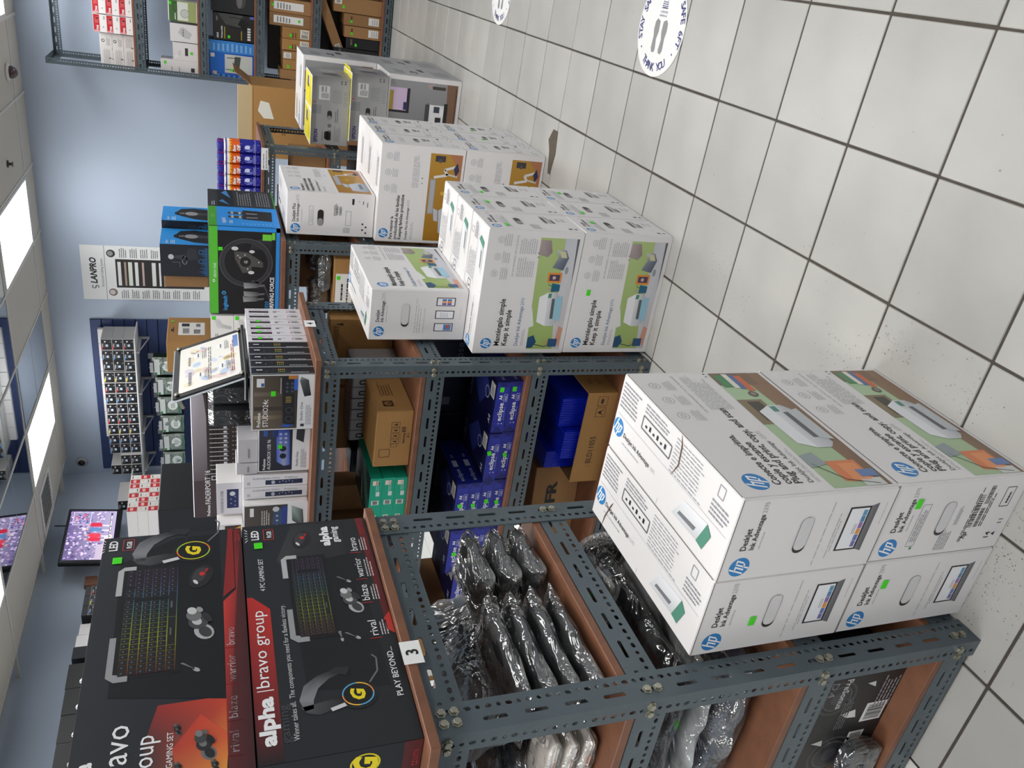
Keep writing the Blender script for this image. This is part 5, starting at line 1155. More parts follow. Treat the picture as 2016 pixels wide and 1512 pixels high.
def ream_top():
    a = Art(.205, .297); a.rect(0, 0, 1, 1, (14, 18, 60), 0); a.ring(.6, .3, .12, .03, (150, 156, 190), L=1); a.poly([(.2, .5), (.7, .2), (.9, .45), (.5, .8)], (40, 52, 120), 1); a.rect(.62, .05, .9, .2, (206, 206, 200), 2); a.greek(.65, .08, .87, .17, 3, (90, 90, 96), 4, L=3); a.text('A4', .12, .08, .12, (196, 200, 220), w=.16, bold=.02); a.text('eclipse', .1, .85, .1, (160, 166, 200), w=.5); return a.mesh('print')
RF, RSD, RT = ream_front(), ream_side(), ream_top(); SR = (.205, .297, .048)
nth = ('first', 'second', 'third', 'fourth', 'fifth')
cnt = [2, 2, 4, 4, 4]; stk = {(0, 0): (.86, .62), (0, 1): (.86, .62), (1, 0): (.52, .5), (1, 1): (.6, .8), (2, 2): (.5, .5), (2, 3): (.52, .62), (2, 1): (.55, .4), (2, 0): (.5, .5), (3, 3): (.44, .5)}
for c in range(5):
    for r in range(cnt[c]):
        if c == 4 and r > 2: continue
        b = carton('paper_ream', 'blue wrapped paper ream, %s column from the post, %s from the bottom' % (nth[c], nth[r]), 'paper ream', SR, (-1.355 - .209 * c + R.uniform(-.003, .003), 2.447 - (.006 * r) + (.02 if c == 4 else 0), ZL + .0487 * r), R.uniform(-.008, .008), BLUEM, {'front': RF, 'right': RSD, 'top': RT}, 'blue paper reams on the low board', .0035, INKG)
        if (c, r) in stk: sticker(b, 'front', SR, *stk[(c, r)], .019, .015, .3 * (c > 0))
carton('dark_carton', 'dark navy paper carton standing at the back behind the reams', 'box', (.34, .12, .30), (-1.40, 2.70, ZL), 0, mat('dark_navy_carton', (20, 24, 52), .4), {'front': Art(.34, .30).text('eclipse', .1, .7, .12, (96, 100, 130), w=.3).text('eclipse', .5, .4, .14, (120, 120, 140), w=.4).rect(.1, .5, .2, .6, (120, 124, 140), 1)})
carton('cardboard_box', 'small brown carton on the dark navy carton at the post', 'box', (.12, .1, .05), (-1.29, 2.69, ZL + .3005), 0, BROWN, {})
carton('dark_carton', 'dark navy carton behind the third ream column', 'box', (.5, .12, .34), (-1.83, 2.70, ZL), 0, MATS['dark_navy_carton'], {})
# bottom board: open carton of blue dividers
b = thing('open_carton', 'open brown carton lettered BLD11055 holding blue ridged plastic dividers', 'box', (-1.52, 2.50, .0795), 0)
mb = MB(); w, d, h, t = .40, .36, .122, .004
for (x0, x1, y0, y1, z0, z1) in ((-w / 2, w / 2, -d / 2, -d / 2 + t, 0, h), (-w / 2, w / 2, d / 2 - t, d / 2, 0, h), (-w / 2, -w / 2 + t, -d / 2 + t, d / 2 - t, 0, h), (w / 2 - t, w / 2, -d / 2 + t, d / 2 - t, 0, h), (-w / 2 + t, w / 2 - t, -d / 2 + t, d / 2 - t, 0, t)): mb.box(x0, x1, y0, y1, z0, z1)
mb.build('carton_walls', BROWN2, b)
a = Art(w, h); k_ = (52, 36, 22)
a.text(': BLD11055', .18, .42, .30, k_, w=.34); 
for x in (.74, .86): a.frame(x, .3, x + .1, .62, .012, k_, 1)
a.path([(.76, .36), (.79, .56), (.82, .36)], .02, k_, 2); a.ell(.79, .48, .015, k_, L=2); a.ell(.91, .48, .03, k_, ry=.05, L=2)
o = link('front_print', a.mesh('print'), b); put_face(o, 'front', w, d, h)
a = Art(d, h); a.text('G.W', .2, .6, .2, k_, w=.1); a.text('N.W', .2, .3, .2, k_, w=.1); a.text('kg', .4, .45, .2, k_, w=.06); o = link('side_print', a.mesh('print'), b); put_face(o, 'right', w, d, h)
BLUP = mat('blue_ridged_plastic', (14, 44, 206), .35)
for k, (x, y, z, ww, hh, rz) in enumerate(((-1.43, 2.50, .085, .12, .19, 0), (-1.558, 2.47, .085, .12, .17, 0), (-1.662, 2.53, .085, .075, .2, 0))):
    mb = MB(); n = 16
    for i in range(n):
        x0 = -ww / 2 + ww * i / n; mb.box(x0, x0 + ww / n * .5, -.13, .13, 0, hh)
        mb.box(x0 + ww / n * .5, x0 + ww / n, -.123, .123, 0, hh - .008)
    o = mb.build('plastic_dividers', BLUP); o.location = (x, y, z); o.rotation_euler = (0, 0, rz); o['kind'] = 'stuff'
    tag(o, 'bundle of blue ridged plastic dividers, %s in the open carton' % ('right', 'front', 'left')[k], 'dividers', 'blue dividers in the open carton')
carton('printed_carton', 'brown carton with large black print at the left of the bottom board', 'box', (.34, .3, .2), (-1.93, 2.6, .0795), .1, BROWN, {'front': Art(.34, .2).text('FR', .5, .5, .3, (26, 22, 20), w=.3, bold=.04), 'right': Art(.3, .2).rect(.1, .3, .5, .8, (226, 224, 216), 1)})
carton('printed_carton', 'grey printed carton behind the blue dividers', 'box', (.5, .08, .34), (-1.48, 2.735, .0795), 0, mat('dull_grey_carton', (96, 92, 92), .6), {'front': Art(.5, .34).greek(.3, .8, .5, .86, 1, (30, 28, 28), 3, .8)})

# ================================================================ plastic-bagged goods
def slab(w, d, h, seed=1, nu=16, nv=12, amp=.12, p=4, rag=0.0):
    """soft rounded slab, closed: returns verts, faces"""
    r = random.Random(seed); V, F = [], []; ph = [r.uniform(0, 6) for _ in range(8)]
    for s in (1, -1):
        for i in range(nu + 1):
            for j in range(nv + 1):
                u, v = i / nu * 2 - 1, j / nv * 2 - 1
                e = max(0, 1 - abs(u) ** p) ** .5 * max(0, 1 - abs(v) ** p) ** .5
                q = math.sin(3.1 * u + ph[0] + 1.7 * v) + .7 * math.sin(6.3 * v + ph[1] - 2.2 * u) + .5 * math.sin(9.1 * u + 5 * v + ph[2]) + .35 * math.sin(17 * u - 11 * v + ph[3])
                z = s * h / 2 * e * (1 + amp * q)
                x = u * w / 2 * (1 + .02 * math.sin(4 * v + ph[4])) + rag * .5 * math.sin(13 * v + ph[6]) * (abs(u) > .99)
                y = v * d / 2 * (1 + .02 * math.sin(5 * u + ph[5])) + rag * math.sin(11 * u + ph[7]) * (abs(v) > .99)
                V.append((x, y, z))
    n1 = (nu + 1) * (nv + 1)
    for s in range(2):
        for i in range(nu):
            for j in range(nv):
                a = s * n1 + i * (nv + 1) + j; q = (a, a + nv + 1, a + nv + 2, a + 1); F.append(q if s == 0 else q[::-1])
    return V, F
def bagged(name, label, cat, w, d, h, loc, rot, inner, seed, group=None, part='sleeve', film=None, tail=.06, sticker_at=None):
    t = thing(name, label, cat, loc, 0, group); t.rotation_euler = rot
    V, F = slab(w, d, h, seed, amp=.06, p=8); link(part, mesh(part, V, F, inner, True), t)
    hh = h * 1.04 + .004; V, F = slab(w * 1.07 + .01, d * 1.05 + tail, hh, seed + 50, 26, 22, .005 / hh, 8, .006); o = link('plastic_bag', mesh('plastic_bag', V, F, film or FILM, True), t)
    o.location = (0, -tail * .3, 0)
    if part == 'sleeve':
        mb = MB(); mb.tube([(-w * .46, -d * .485, 0), (w * .46, -d * .485, 0)], h * .14, 6); mb.build('zip_edge', PLAST_BLK, t)
    if sticker_at:
        s_ = link('price_sticker', STK[next(iter(STK))], t); s_.location = sticker_at; s_['label'] = 'bright green price sticker'
    return t
ZB = .836
G_ = 'laptop sleeves in plastic bags'
DKF = mat('black_fabric', (20, 21, 24), .8, var=.2, scale=70, bump=.3, bscale=300)
# back pile (high) on the nearest unit's middle board
CLOUD = film_mat('cloudy_plastic_film', .22, cloud_sheen=.62, sc=5)
for k, (lab, w, d, h, x, y) in enumerate((
    ('charcoal bag lying lowest at the back of the middle board', .24, .37, .044, -1.505, 1.15),
    ('charcoal bag second in the back pile on the middle board', .24, .365, .044, -1.505, 1.15),
    ('charcoal bag third in the back pile, edge towards the aisle', .24, .36, .044, -1.505, 1.15))):
    bagged('laptop_bag', lab, 'bag', w, d, h, (x, y, ZB + .0335 + .0625 * k), (0, 0, R.uniform(-.03, .03)), FABRIC, 10 + k, G_, tail=.01)
bagged('laptop_bag', 'large charcoal sleeve leaning on the back pile, wrapped in shiny cloudy plastic', 'bag', .23, .38, .024, (-1.283, 1.14, ZB + .128), (0, 1.12, .02), FABRIC, 13, G_, tail=.008, film=CLOUD)
for k in range(4):
    bagged('laptop_bag', 'slim black sleeve in the near right stack, %s from the board' % nth[k], 'bag', .105, .25, .026, (-1.156 - .001 * k, 1.0, ZB + .031 + .0455 * k), (0, .06, R.uniform(-.03, .03)), DKF, 30 + k, 'slim sleeves stacked by the front beam', tail=.012)
for k in range(3):
    bagged('laptop_bag', 'small black pouch at the far right of the board, %s from the bottom' % nth[k], 'bag', .10, .155, .036, (-1.156 - .002 * k, 1.258, ZB + .036 + .057 * k), (0, .10, .03), DKF, 40 + k, 'black pouches by the rear post', tail=.01)
a = Art(.05, .06); a.poly([(0, 0), (1, .1), (.6, 1)], (236, 230, 226), 0); a.text('5.6', .3, .25, .2, (60, 50, 50), w=.4)
# low board of the nearest unit
GREYL = mat('grey_lining', (120, 120, 118), .7)
for k, (lab, w, d, h, z, m, fm) in enumerate((
    ('navy blue bag in shiny plastic lying lowest on the low board', .36, .40, .085, .506, NAVYF, None), ('grey lined bag in cloudy plastic between the navy and black bags', .36, .40, .04, .593, GREYL, CLOUD), ('black bag in clear plastic on top of the low board pile', .36, .40, .06, .664, DKF, None))):
    bagged('laptop_bag', lab, 'bag', w, d, h, (-1.335, 1.085, z), (0, .0, R.uniform(-.02, .02)), m, 60 + k, G_, tail=.006, film=fm, sticker_at=None if k < 2 else (.08, -.214, .0))
bagged('plastic_pouch', 'clear crumpled pouch with a green sticker on the low board pile', 'pouch', .16, .13, .03, (-1.20, 1.17, .728), (0, .15, .2), mat('pale_grey_goods', (150, 150, 142), .6), 71, None, 'contents', tail=.01, sticker_at=(.02, -.02, .021))
bagged('plastic_pouch', 'shiny bubble-wrapped bag standing at the rear edge of the low board', 'pouch', .17, .05, .22, (-1.26, 1.335, .572), (0, 0, .05), mat('dark_goods', (40, 42, 46), .5), 72, None, 'contents', film=film_mat('bubble_film', .22, wr=1.0, sc=40), tail=.006)
# packets at the front of the middle board, seen through the long side
def pkt():
    a = Art(.15, .026); a.rect(0, 0, 1, 1, (232, 230, 226), 0); a.rect(.1, .2, .8, .62, (206, 128, 70), 1); return a.mesh('print')
PK = pkt()
for k in range(3):
    t = bagged('packet', 'flat white and orange packet in clear plastic by the front post, %s from the board' % nth[k], 'packet', .15, .085, .024, (-1.31, .90, ZB + .022 + .036 * k), (0, 0, R.uniform(-.06, .06)), mat('white_orange_card', (232, 226, 218), .5), 80 + k, 'white and orange packets by the front post', 'card_box', tail=.004)
    o = link('front_print', PK, t); o.rotation_euler = ROT['front']; o.location = (0, -.0415, 0); o.scale = (.9, .5, 1)
# speaker carton on the bottom board (standing upside down)
def spk():
    a = Art(.30, .27); a.rect(0, 0, 1, 1, (34, 33, 34), 0)
    for cx, cy, r in ((.80, .62, .17), (.16, .42, .2)):
        a.ring(cx, cy, r, .02, (66, 66, 68), L=1); a.ell(cx, cy, r * .75, (48, 48, 50), L=1); a.ring(cx, cy, r * .74, .012, (84, 84, 86), L=2); a.ell(cx, cy, r * .35, (74, 74, 78), L=2)
    a.text('PreSonus', .99, .60, .09, (216, 216, 216), w=.30, bold=.02, rot=PI); a.text('D.4', .97, .74, .10, (170, 170, 172), w=.14, rot=PI)
    a.greek(.45, .42, .80, .52, 4, (110, 110, 112), 3); a.greek(.62, .02, .98, .2, 5, (150, 150, 152), 4); a.poly([(.55, .32), (.64, .36), (.61, .5), (.56, .42)], (226, 224, 220), 2); a.poly([(.28, .55), (.35, .57), (.33, .68)], (220, 218, 214), 2); a.poly([(.86, .26), (.92, .28), (.91, .36)], (220, 218, 214), 2)
    a.rect(.48, .03, .68, .25, (234, 234, 232), 1); a.bars(.5, .05, .66, .22, (30, 30, 30), 5); a.rect(.22, .14, .38, .30, (220, 220, 216), 1); a.bars(.23, .16, .37, .28, (30, 30, 30), 6); a.greek(.48, .84, .60, .92, 3, (90, 190, 220), 2)
    return a.mesh('print')
b = carton('speaker_carton', 'black speaker carton standing upside down on the bottom board', 'box', (.30, .30, .27), (-1.355, 1.015, .0945), 0, BLACKC, {'front': spk()}, None)
bagged('plastic_pouch', 'clear plastic wrapped dark goods beside the upside-down speaker carton', 'pouch', .1, .035, .09, (-1.46, .836, .0945 + .056), (0, 0, .1), MATS['dark_goods'], 96, None, 'contents', tail=.004)
# ================================================================ third unit: bags and small cartons below its top board
bagged('antistatic_bag', 'crumpled brownish antistatic bag below the racing wheel shelf board', 'bag', .15, .14, .085, (-1.51, 3.72, ZM + .158), (0, 0, .3), mat('brown_antistatic', (120, 108, 98), .4, bump=.8, bscale=20), 101, None, 'contents', tail=.005)
bagged('plastic_pouch', 'black cable pouch below the racing wheel shelf board', 'pouch', .12, .11, .085, (-1.345, 3.80, ZM + .158), (0, 0, .1), DKF, 102, None, 'contents', tail=.004)
bagged('plastic_pouch', 'clear bag of adapters with white labels under the racing wheel board', 'pouch', .16, .085, .06, (-1.37, 3.655, ZM + .143), (0, 0, .05), mat('green_grey_goods', (74, 88, 88), .4), 103, None, 'contents', tail=.005)
b = carton('cardboard_box', 'brown carton with a handwritten white card under the racing wheel board', 'box', (.30, .3, .10), (-1.44, 3.75, ZM), 0, BROWN2, {'front': Art(.30, .10).rect(.2, .1, .75, .9, (232, 232, 226), 1).greek(.25, .3, .7, .45, 1, (60, 60, 66), 4).greek(.3, .55, .62, .72, 1, (50, 50, 56), 9, .5)})
sticker(b, 'front', (.30, .3, .10), .68, .78, .018, .016)
carton('cardboard_box', 'brown carton standing at the rear under the racing wheel board', 'box', (.36, .1, .27), (-1.46, 3.98, ZL), 0, BROWN, {})
for k, (x, y, w, d, h, z, lab) in enumerate(((-1.40, 4.005 - .05 + .05, .36, .09, .29, ZM, 'brown carton at the rear of the third unit above the handwritten card'),)):
    carton('cardboard_box', lab, 'box', (w, d, h), (x, y, z), 0, BROWN, {})
for k, (x, y, z, w, d, h, m, lab) in enumerate(((-1.30, 5.25, .82, .26, .3, .20, BROWN, 'dusty brown carton on the board under the air cans'), (-1.55, 5.3, .82, .2, .3, .26, BLACKC, 'dark carton beside the dusty brown one under the air cans'), (-1.30, 5.25, .44, .3, .34, .2, BLACKC, 'black carton low on the shelf behind the mustard-picture pile'), (-1.4, 5.42, 1.035, .3, .2, .12, BROWN2, 'narrow golden carton squeezed under the can shelf board'))):
    zz = z if k != 3 else 1.0
    if k == 3: continue
    carton('cardboard_box', lab, 'box', (w, d, h), (x, y, zz), 0, m, {})
# second unit: brown cartons at its left end, seen through the nearest unit
carton('cardboard_box', 'large brown carton at the left end of the low board, beyond the reams', 'box', (.34, .40, .27), (-2.555, 2.52, ZL), .0, BROWN, {'top': Art(.34, .40).rect(.47, 0, .53, 1, (190, 150, 100), 1), 'front': Art(.34, .27).rect(.1, .6, .4, .8, (230, 228, 220), 1)})
carton('cardboard_box', 'large brown carton at the left end of the middle board of the second unit', 'box', (.5, .40, .26), (-2.46, 2.52, ZM), .0, BROWN2, {'front': Art(.5, .26).rect(.1, .3, .3, .6, (230, 228, 220), 1)})
carton('cardboard_box', 'brown carton at the left end of the bottom board of the second unit', 'box', (.5, .40, .3), (-2.45, 2.52, .0795), .0, BROWN, {})
carton('cardboard_box', 'brown carton filling the gap left of the teal boxes on the middle board', 'box', (.17, .26, .25), (-2.10, 2.60, ZM), 0, BROWN, {})
# ================================================================ tall unit by the back wall
YF = 7.44
def tn_face(flip=False):
    a = Art(.128, .092); a.rect(0, 0, 1, 1, (232, 230, 228), 0); a.rect(.02, .52, .98, .98, (194, 34, 44), 1)
    a.text('TN4', .1, .60, .34, WH, w=.28, bold=.04); a.rect(.04, .56, .1, .94, (236, 180, 180), 2); a.greek(.5, .62, .9, .9, 4, (226, 130, 130), 2); a.rect(.72, .62, .8, .8, (70, 30, 34), 3)
    a.ell(.3, .24, .03, (90, 90, 94), L=1); a.rect(.72, .12, .92, .2, (150, 150, 154), 1); return a.mesh('print')
TN = tn_face()
place = ('top', 'middle', 'bottom')
colw = ('left', 'centre', 'right')
for c in range(3):
    for r in range(3):
        carton('toner_box', 'red and white toner box high on the tall unit, %s tier, %s column' % (place[2 - r], colw[c]), 'box', (.128, .3, .093), (-.815 + .133 * c + .01 * r * 0, YF + .16, 2.0395 + .0935 * r), R.uniform(-.01, .01), WHITE, {'front': TN}, 'red and white toner boxes on the tall unit', .0015)
def hpw(kind):
    a = Art(.1, .075); a.rect(0, 0, 1, 1, (226, 222, 218), 0)
    if kind: a.ring(.5, .78, .12, .05, (60, 60, 62), L=1); a.greek(.15, .15, .8, .5, 4, (150, 146, 142), 4)
    else: a.greek(.15, .2, .85, .85, 6, (176, 172, 168), 5); a.rect(.1, .1, .2, .3, (90, 88, 88), 1)
    return a.mesh('print')
HW = (hpw(0), hpw(1))
for c, (x, ks) in enumerate(((-.945, (0, 1, 1)), (-1.04, (0, 0, 0)), (-1.106, (0, 0, 0)))):
    z = 2.0395
    for r, kd in enumerate(ks):
        h = (.08, .08, .09)[r]; w = (.112, .074, .05)[c]
        carton('small_box', 'small white box on top of the tall unit, %s tier, %s group' % (place[2 - r], ('right', 'middle', 'left')[c]), 'box', (w, .2, h - .001), (x, YF + .16, z), R.uniform(-.01, .01), WHITE, {'front': HW[kd]}, 'small white boxes on the tall unit', .0015); z += h
a1 = Art(.15, .2); a1.rect(0, 0, 1, 1, (160, 172, 110), 0); a1.rect(0, .7, 1, 1, (70, 110, 50), 1); a1.rect(.06, .3, .94, .72, (222, 224, 214), 1); a1.ell(.4, .42, .22, (150, 158, 140), L=2); a1.ell(.4, .42, .19, (200, 204, 194), L=3); a1.frame(.5, .72, .9, .84, .02, (40, 40, 40), 2); a1.greek(.08, .76, .4, .84, 1, WH, 3)
a2 = Art(.135, .2); a2.poly([(.2, .3), (.5, .2), (.82, .5), (.8, .62), (.5, .72), (.24, .5)], (196, 196, 196), 1)
for k in range(4): a2.rect(.34 + .1 * k, .5 - .05 * k * 0, .38 + .1 * k, .56, (40, 40, 42), 2)
a3 = Art(.135, .19); a3.rect(.28, .40, .72, .52, (60, 52, 48), 1); a3.greek(.3, .7, .6, .8, 2, (190, 186, 182), 2); a3.ell(.22, .88, .06, (250, 250, 250), L=1)
a4 = Art(.11, .285); a4.rect(.2, .1, .5, .2, (50, 50, 52), 1); a4.greek(.1, .5, .6, .9, 2, (120, 120, 122), 2, .1)
for lab, w, h, x, a, m, st in (('pale green and white device box on the second board', .15, .215, -.655, a1, WHITE, (.85, .92)), ('white box picturing a small four-port device', .135, .205, -.815, a2, WHITE, None), ('white box picturing a slim black bar', .135, .19, -.955, a3, WHITE, (.45, .26)), ('tall slim white box at the left post of the second board', .105, .285, -1.078, a4, WHITE, (.75, .88))):
    b = carton('device_box', lab, 'box', (w, .2, h), (x, YF + .12, 1.5645), R.uniform(-.03, .03), m, {'front': a}, None, .0015)
    if st: sticker(b, 'front', (w, .2, h), *st, .022, .018)
b1 = Art(.2, .31); b1.grad(0, 0, 1, 1, (34, 33, 32), (48, 46, 44), 0); b1.poly([(.5, .1), (1, .3), (1, .9), (.6, .7)], (72, 74, 70), 1); b1.text('ASUS', .06, .88, .07, WH, w=.2, bold=.02); b1.text('Wireless-N300', .06, .78, .07, WH, w=.46, bold=.02); b1.text('FAST', .72, .9, .05, (190, 190, 190), w=.16); b1.rect(.06, .72, .5, .735, (200, 190, 40), 2); b1.rect(.06, .3, .4, .32, (170, 160, 40), 2)
for k in range(5): b1.rect(.08 + .1 * k, .08, .15 + .1 * k, .16, (220, 220, 220), 2)
b1.poly([(.42, .2), (.72, .12), (.92, .3), (.64, .4)], (24, 24, 24), 3); b1.path([(.5, .28), (.5, .6)], .012, (16, 16, 16), 4); b1.path([(.88, .32), (.88, .62)], .012, (16, 16, 16), 4); b1.rect(.9, 0, 1, .1, (90, 110, 190), 2)
b2 = Art(.2, .315); b2.grad(0, 0, 1, 1, (44, 44, 44), (36, 36, 36), 0); b2.ell(.5, .3, .3, (70, 70, 70), ry=.12, L=1); b2.ell(.46, .34, .26, (110, 108, 106), ry=.07, L=2)
b3 = Art(.30, .395); b3.grad(0, 0, 1, 1, (24, 80, 180), (40, 110, 196), 0); b3.rect(.7, 0, 1, 1, (58, 132, 206), 1); b3.rect(.18, .03, .66, .58, (196, 200, 194), 2); b3.poly([(.22, .3), (.62, .26), (.62, .38), (.22, .42)], (70, 80, 78), 3); b3.path([(.26, .38), (.27, .56)], .014, (50, 52, 52), 4); b3.path([(.58, .36), (.57, .54)], .014, (50, 52, 52), 4); b3.greek(.04, .05, .14, .9, 8, (110, 160, 216), 3); b3.rect(.56, .78, .66, .86, (206, 206, 206), 2); b3.rect(.1, .74, .2, .82, (206, 190, 176), 2); b3.greek(.74, .05, .96, .95, 10, (130, 180, 226), 4)
for lab, w, h, x, a, st in (('black wireless router box lettered in white and yellow', .2, .315, -.725, b1, (.14, .62)), ('black router box with a dome shaped device, right end of the board', .2, .33, -.515, b2, None), ('blue router box picturing a white router with two aerials', .30, .395, -.982, b3, (.26, .44))):
    b = carton('router_box', lab, 'box', (w, .25, h), (x, YF + .14, 1.1295), 0, BLACKC, {'front': a}, None, .002, INKG)
    if st: sticker(b, 'front', (w, .25, h), *st, .022, .018)
# brown cartons on the fourth board
fl = [(-.505, .105, .33, BROWN, 1, 'first brown carton from the right on the fourth board, long white label'), (-.61, .10, .33, BROWN, 1, 'second brown carton from the right on the fourth board, long white label'), (-.708, .088, .225, BROWN2, 2, 'right golden carton with barcode label on the fourth board'), (-.80, .088, .225, BROWN2, 2, 'left golden carton with barcode label on the fourth board'), (-.88, .065, .22, BROWN, 3, 'brown carton with a small white label beside the golden pair'), (-.955, .08, .215, BROWN2, 4, 'plain tan carton with a green sticker on the fourth board'), (-1.036, .075, .235, BROWN, 0, 'brown carton with a pale side near the left post'), (-1.102, .05, .12, BROWN, 0, 'low brown carton at the left post of the fourth board')]
for x, w, h, m, kd, lab in fl:
    a = Art(w, h)
    if kd == 1: a.rect(.22, .18, .78, .90, (232, 230, 226), 1).greek(.28, .5, .72, .86, 5, (110, 110, 110), 3)
    if kd == 2: a.rect(.1, .04, .9, .36, (226, 222, 214), 1).bars(.15, .08, .5, .32, (50, 50, 50), 3).greek(.56, .08, .86, .32, 4, (70, 70, 70), 4).greek(.1, .5, .6, .7, 2, (110, 70, 40), 3)
    if kd == 3: a.rect(.1, .68, .8, .96, (230, 228, 224), 1).greek(.16, .74, .74, .9, 3, (110, 120, 130), 3)
    if kd == 0: a.greek(.2, .3, .8, .4, 1, (206, 190, 160), 3)
    b = carton('cardboard_box', lab, 'box', (w, .28, h), (x, YF + .15, .6795), R.uniform(-.02, .02), m, {'front': a}, None, .002)
    if kd in (2, 4): sticker(b, 'front', (w, .28, h), .3, .8 if kd == 4 else .7, .022, .02)
    if kd == 1: sticker(b, 'front', (w, .28, h), .5, .93 if 'first' in lab else .28, .02, .018)
# bottom board
for x, w, h, m, kd, lab in ((-.43, .12, .405, BROWN, 1, 'largest brown carton at the right of the bottom board'), (-.51 - .03, .09, .315, BROWN, 2, 'brown carton with white label, second on the bottom board'), (-.635, .09, .305, BROWN, 2, 'brown carton with white label, third on the bottom board'), (-.725, .082, .285, BLACKC, 3, 'black carton with upside-down lettering under the leaning carton'), (-.812, .082, .39, BLACKC, 3, 'taller black carton with upside-down lettering beside the grey printer cartons')):
    a = Art(w, h)
    if kd == 2: a.rect(.2, .06, .86, .34, (232, 230, 226), 1).greek(.26, .1, .8, .28, 3, (170, 170, 170), 3).rect(.3, .78, .8, .82, (80, 44, 24), 1)
    if kd == 1: a.rect(.5, .84, .95, .98, (232, 230, 226), 1).bars(.55, .87, .9, .95, (50, 50, 50), 3)
    if kd == 3: a.text('ZyXEL', .9, .88, .10, (176, 156, 140), w=.62, rot=PI)
    b = carton('cardboard_box' if m is BROWN else 'network_box', lab, 'box', (w, .28, h), (x, YF + .16, .0895), 0, m, {'front': a}, None, .002)
    if kd < 3 or h < .3: sticker(b, 'front', (w, .28, h), .35, .8 if kd != 3 else .72, .022, .018)
b = carton('cardboard_box', 'long brown carton leaning across the tops of the bottom board cartons', 'box', (.42, .10, .075), (-.60, YF + .07, .50), 0, BROWN, {'front': Art(.42, .075).rect(.04, .25, .16, .8, (226, 222, 214), 1).bars(.05, .3, .15, .7, (60, 60, 60), 3)}, None, .002)
b.rotation_euler = (0, -.42, 0); b.location = (-.60, YF + .085, .475)

for lab, z, h in (('long black filler added to darken the back of the router board', 1.1295, .30), ('long black filler added to darken the back of the fourth board', .6795, .32), ('long black filler added to darken the back of the bottom board', .0895, .46)):
    carton('black_box', lab, 'box', (1.55 if z < 1 else .75, .10, h), (-.27 if z < 1 else -.66, 7.80, z), 0, BLACKC, {})  # black fillers added as a dark background behind the goods
# ================================================================ back wall: slatted panel, toner boxes, ink pouches, poster
NAVY = mat('navy_slat_board', (50, 66, 108), .55)
sw = thing('slat_panel', 'navy slatted wall panel behind the toner boxes and hanging ink pouches', 'wall panel', (-4.48, 8.058, 1.2))
for k in range(14):
    o = link('slat', box_mesh(1.76, .018, .096, NAVY, .004), sw); o.location = (0, -.012, .1015 * k)
box_at('backing_board', -.88, .88, -.004, .0, 0, 1.42, mat('navy_groove', (20, 28, 58), .7), sw, 0)
sh = thing('wall_shelf', 'long white shelf on the navy panel carrying black toner boxes', 'shelf', (-4.42, 7.85, 2.192))
box_at('shelf_board', -.86, .80, -.2, .19, 0, .012, mat('white_shelf', (206, 206, 206), .4), sh, .002)
for k in range(4):
    mb = MB(); x = -.75 + .46 * k; mb.box(x - .008, x + .008, -.17, .19, -.03, 0); mb.box(x - .008, x + .008, .16, .19, -.10, -.03); mb.tube([(x, -.12, -.028), (x, .17, -.10)], .006, 6); mb.build('bracket', mat('white_bracket', (190, 190, 190), .5), sh)
def toner():
    a = Art(.112, .094); a.rect(0, 0, 1, 1, (206, 204, 200), 0); a.rect(.02, .02, .98, .98, (22, 22, 24), 1); a.rect(.30, .36, .52, .58, (190, 206, 222), 2); a.rect(.25, .80, .6, .90, (180, 180, 184), 2); a.ell(.78, .62, .07, (226, 226, 226), L=2, n=10); a.rect(.2, .66, .7, .7, (110, 110, 112), 2); a.poly([(.7, .1), (.8, .1), (.75, .2)], (196, 196, 196), 2); a.path([(.05, .95), (.3, .75)], .03, (70, 60, 60), 2); return a
TNR = []
for c in ((206, 40, 40), (60, 140, 200), (120, 120, 124), (226, 206, 40)): TNR.append(toner().rect(.08, .86, .4, .96, c, 3).mesh('print'))
TG = mat('grey_toner_side', (168, 166, 164), .5)
seq = (0, 1, 2, 3, 0, 1, 2, 0, 3, 1, 1, 2, 2)
ordn = ('first', 'second', 'third', 'fourth', 'fifth', 'sixth', 'seventh', 'eighth', 'ninth', 'tenth', 'eleventh', 'twelfth', 'thirteenth')
for c in range(13):
    for r in range(3):
        if c == 11 and r == 2: continue
        yoff = .0 if c < 10 else (.015 if c == 10 else -.02)
        carton('toner_box', 'black faced toner box on the navy panel, %s tier, %s column from right' % (place[2 - r], ordn[c]), 'box', (.1165, .29, .0945), (-3.69 - .1185 * c + (.01 if r and c == 2 else 0), 7.80 + yoff, 2.2045 + .0952 * r), 0, TG, {'front': TNR[seq[c]]}, 'black faced toner boxes on the navy panel shelf', .0015)
for c in range(8):
    carton('small_box', 'white box behind the toner boxes, %s from the right' % ordn[c], 'box', (.15, .045, .345), (-3.75 - .155 * c, 7.99, 2.2045), 0, WHITE, {}, 'white boxes behind the toner boxes', .0015)
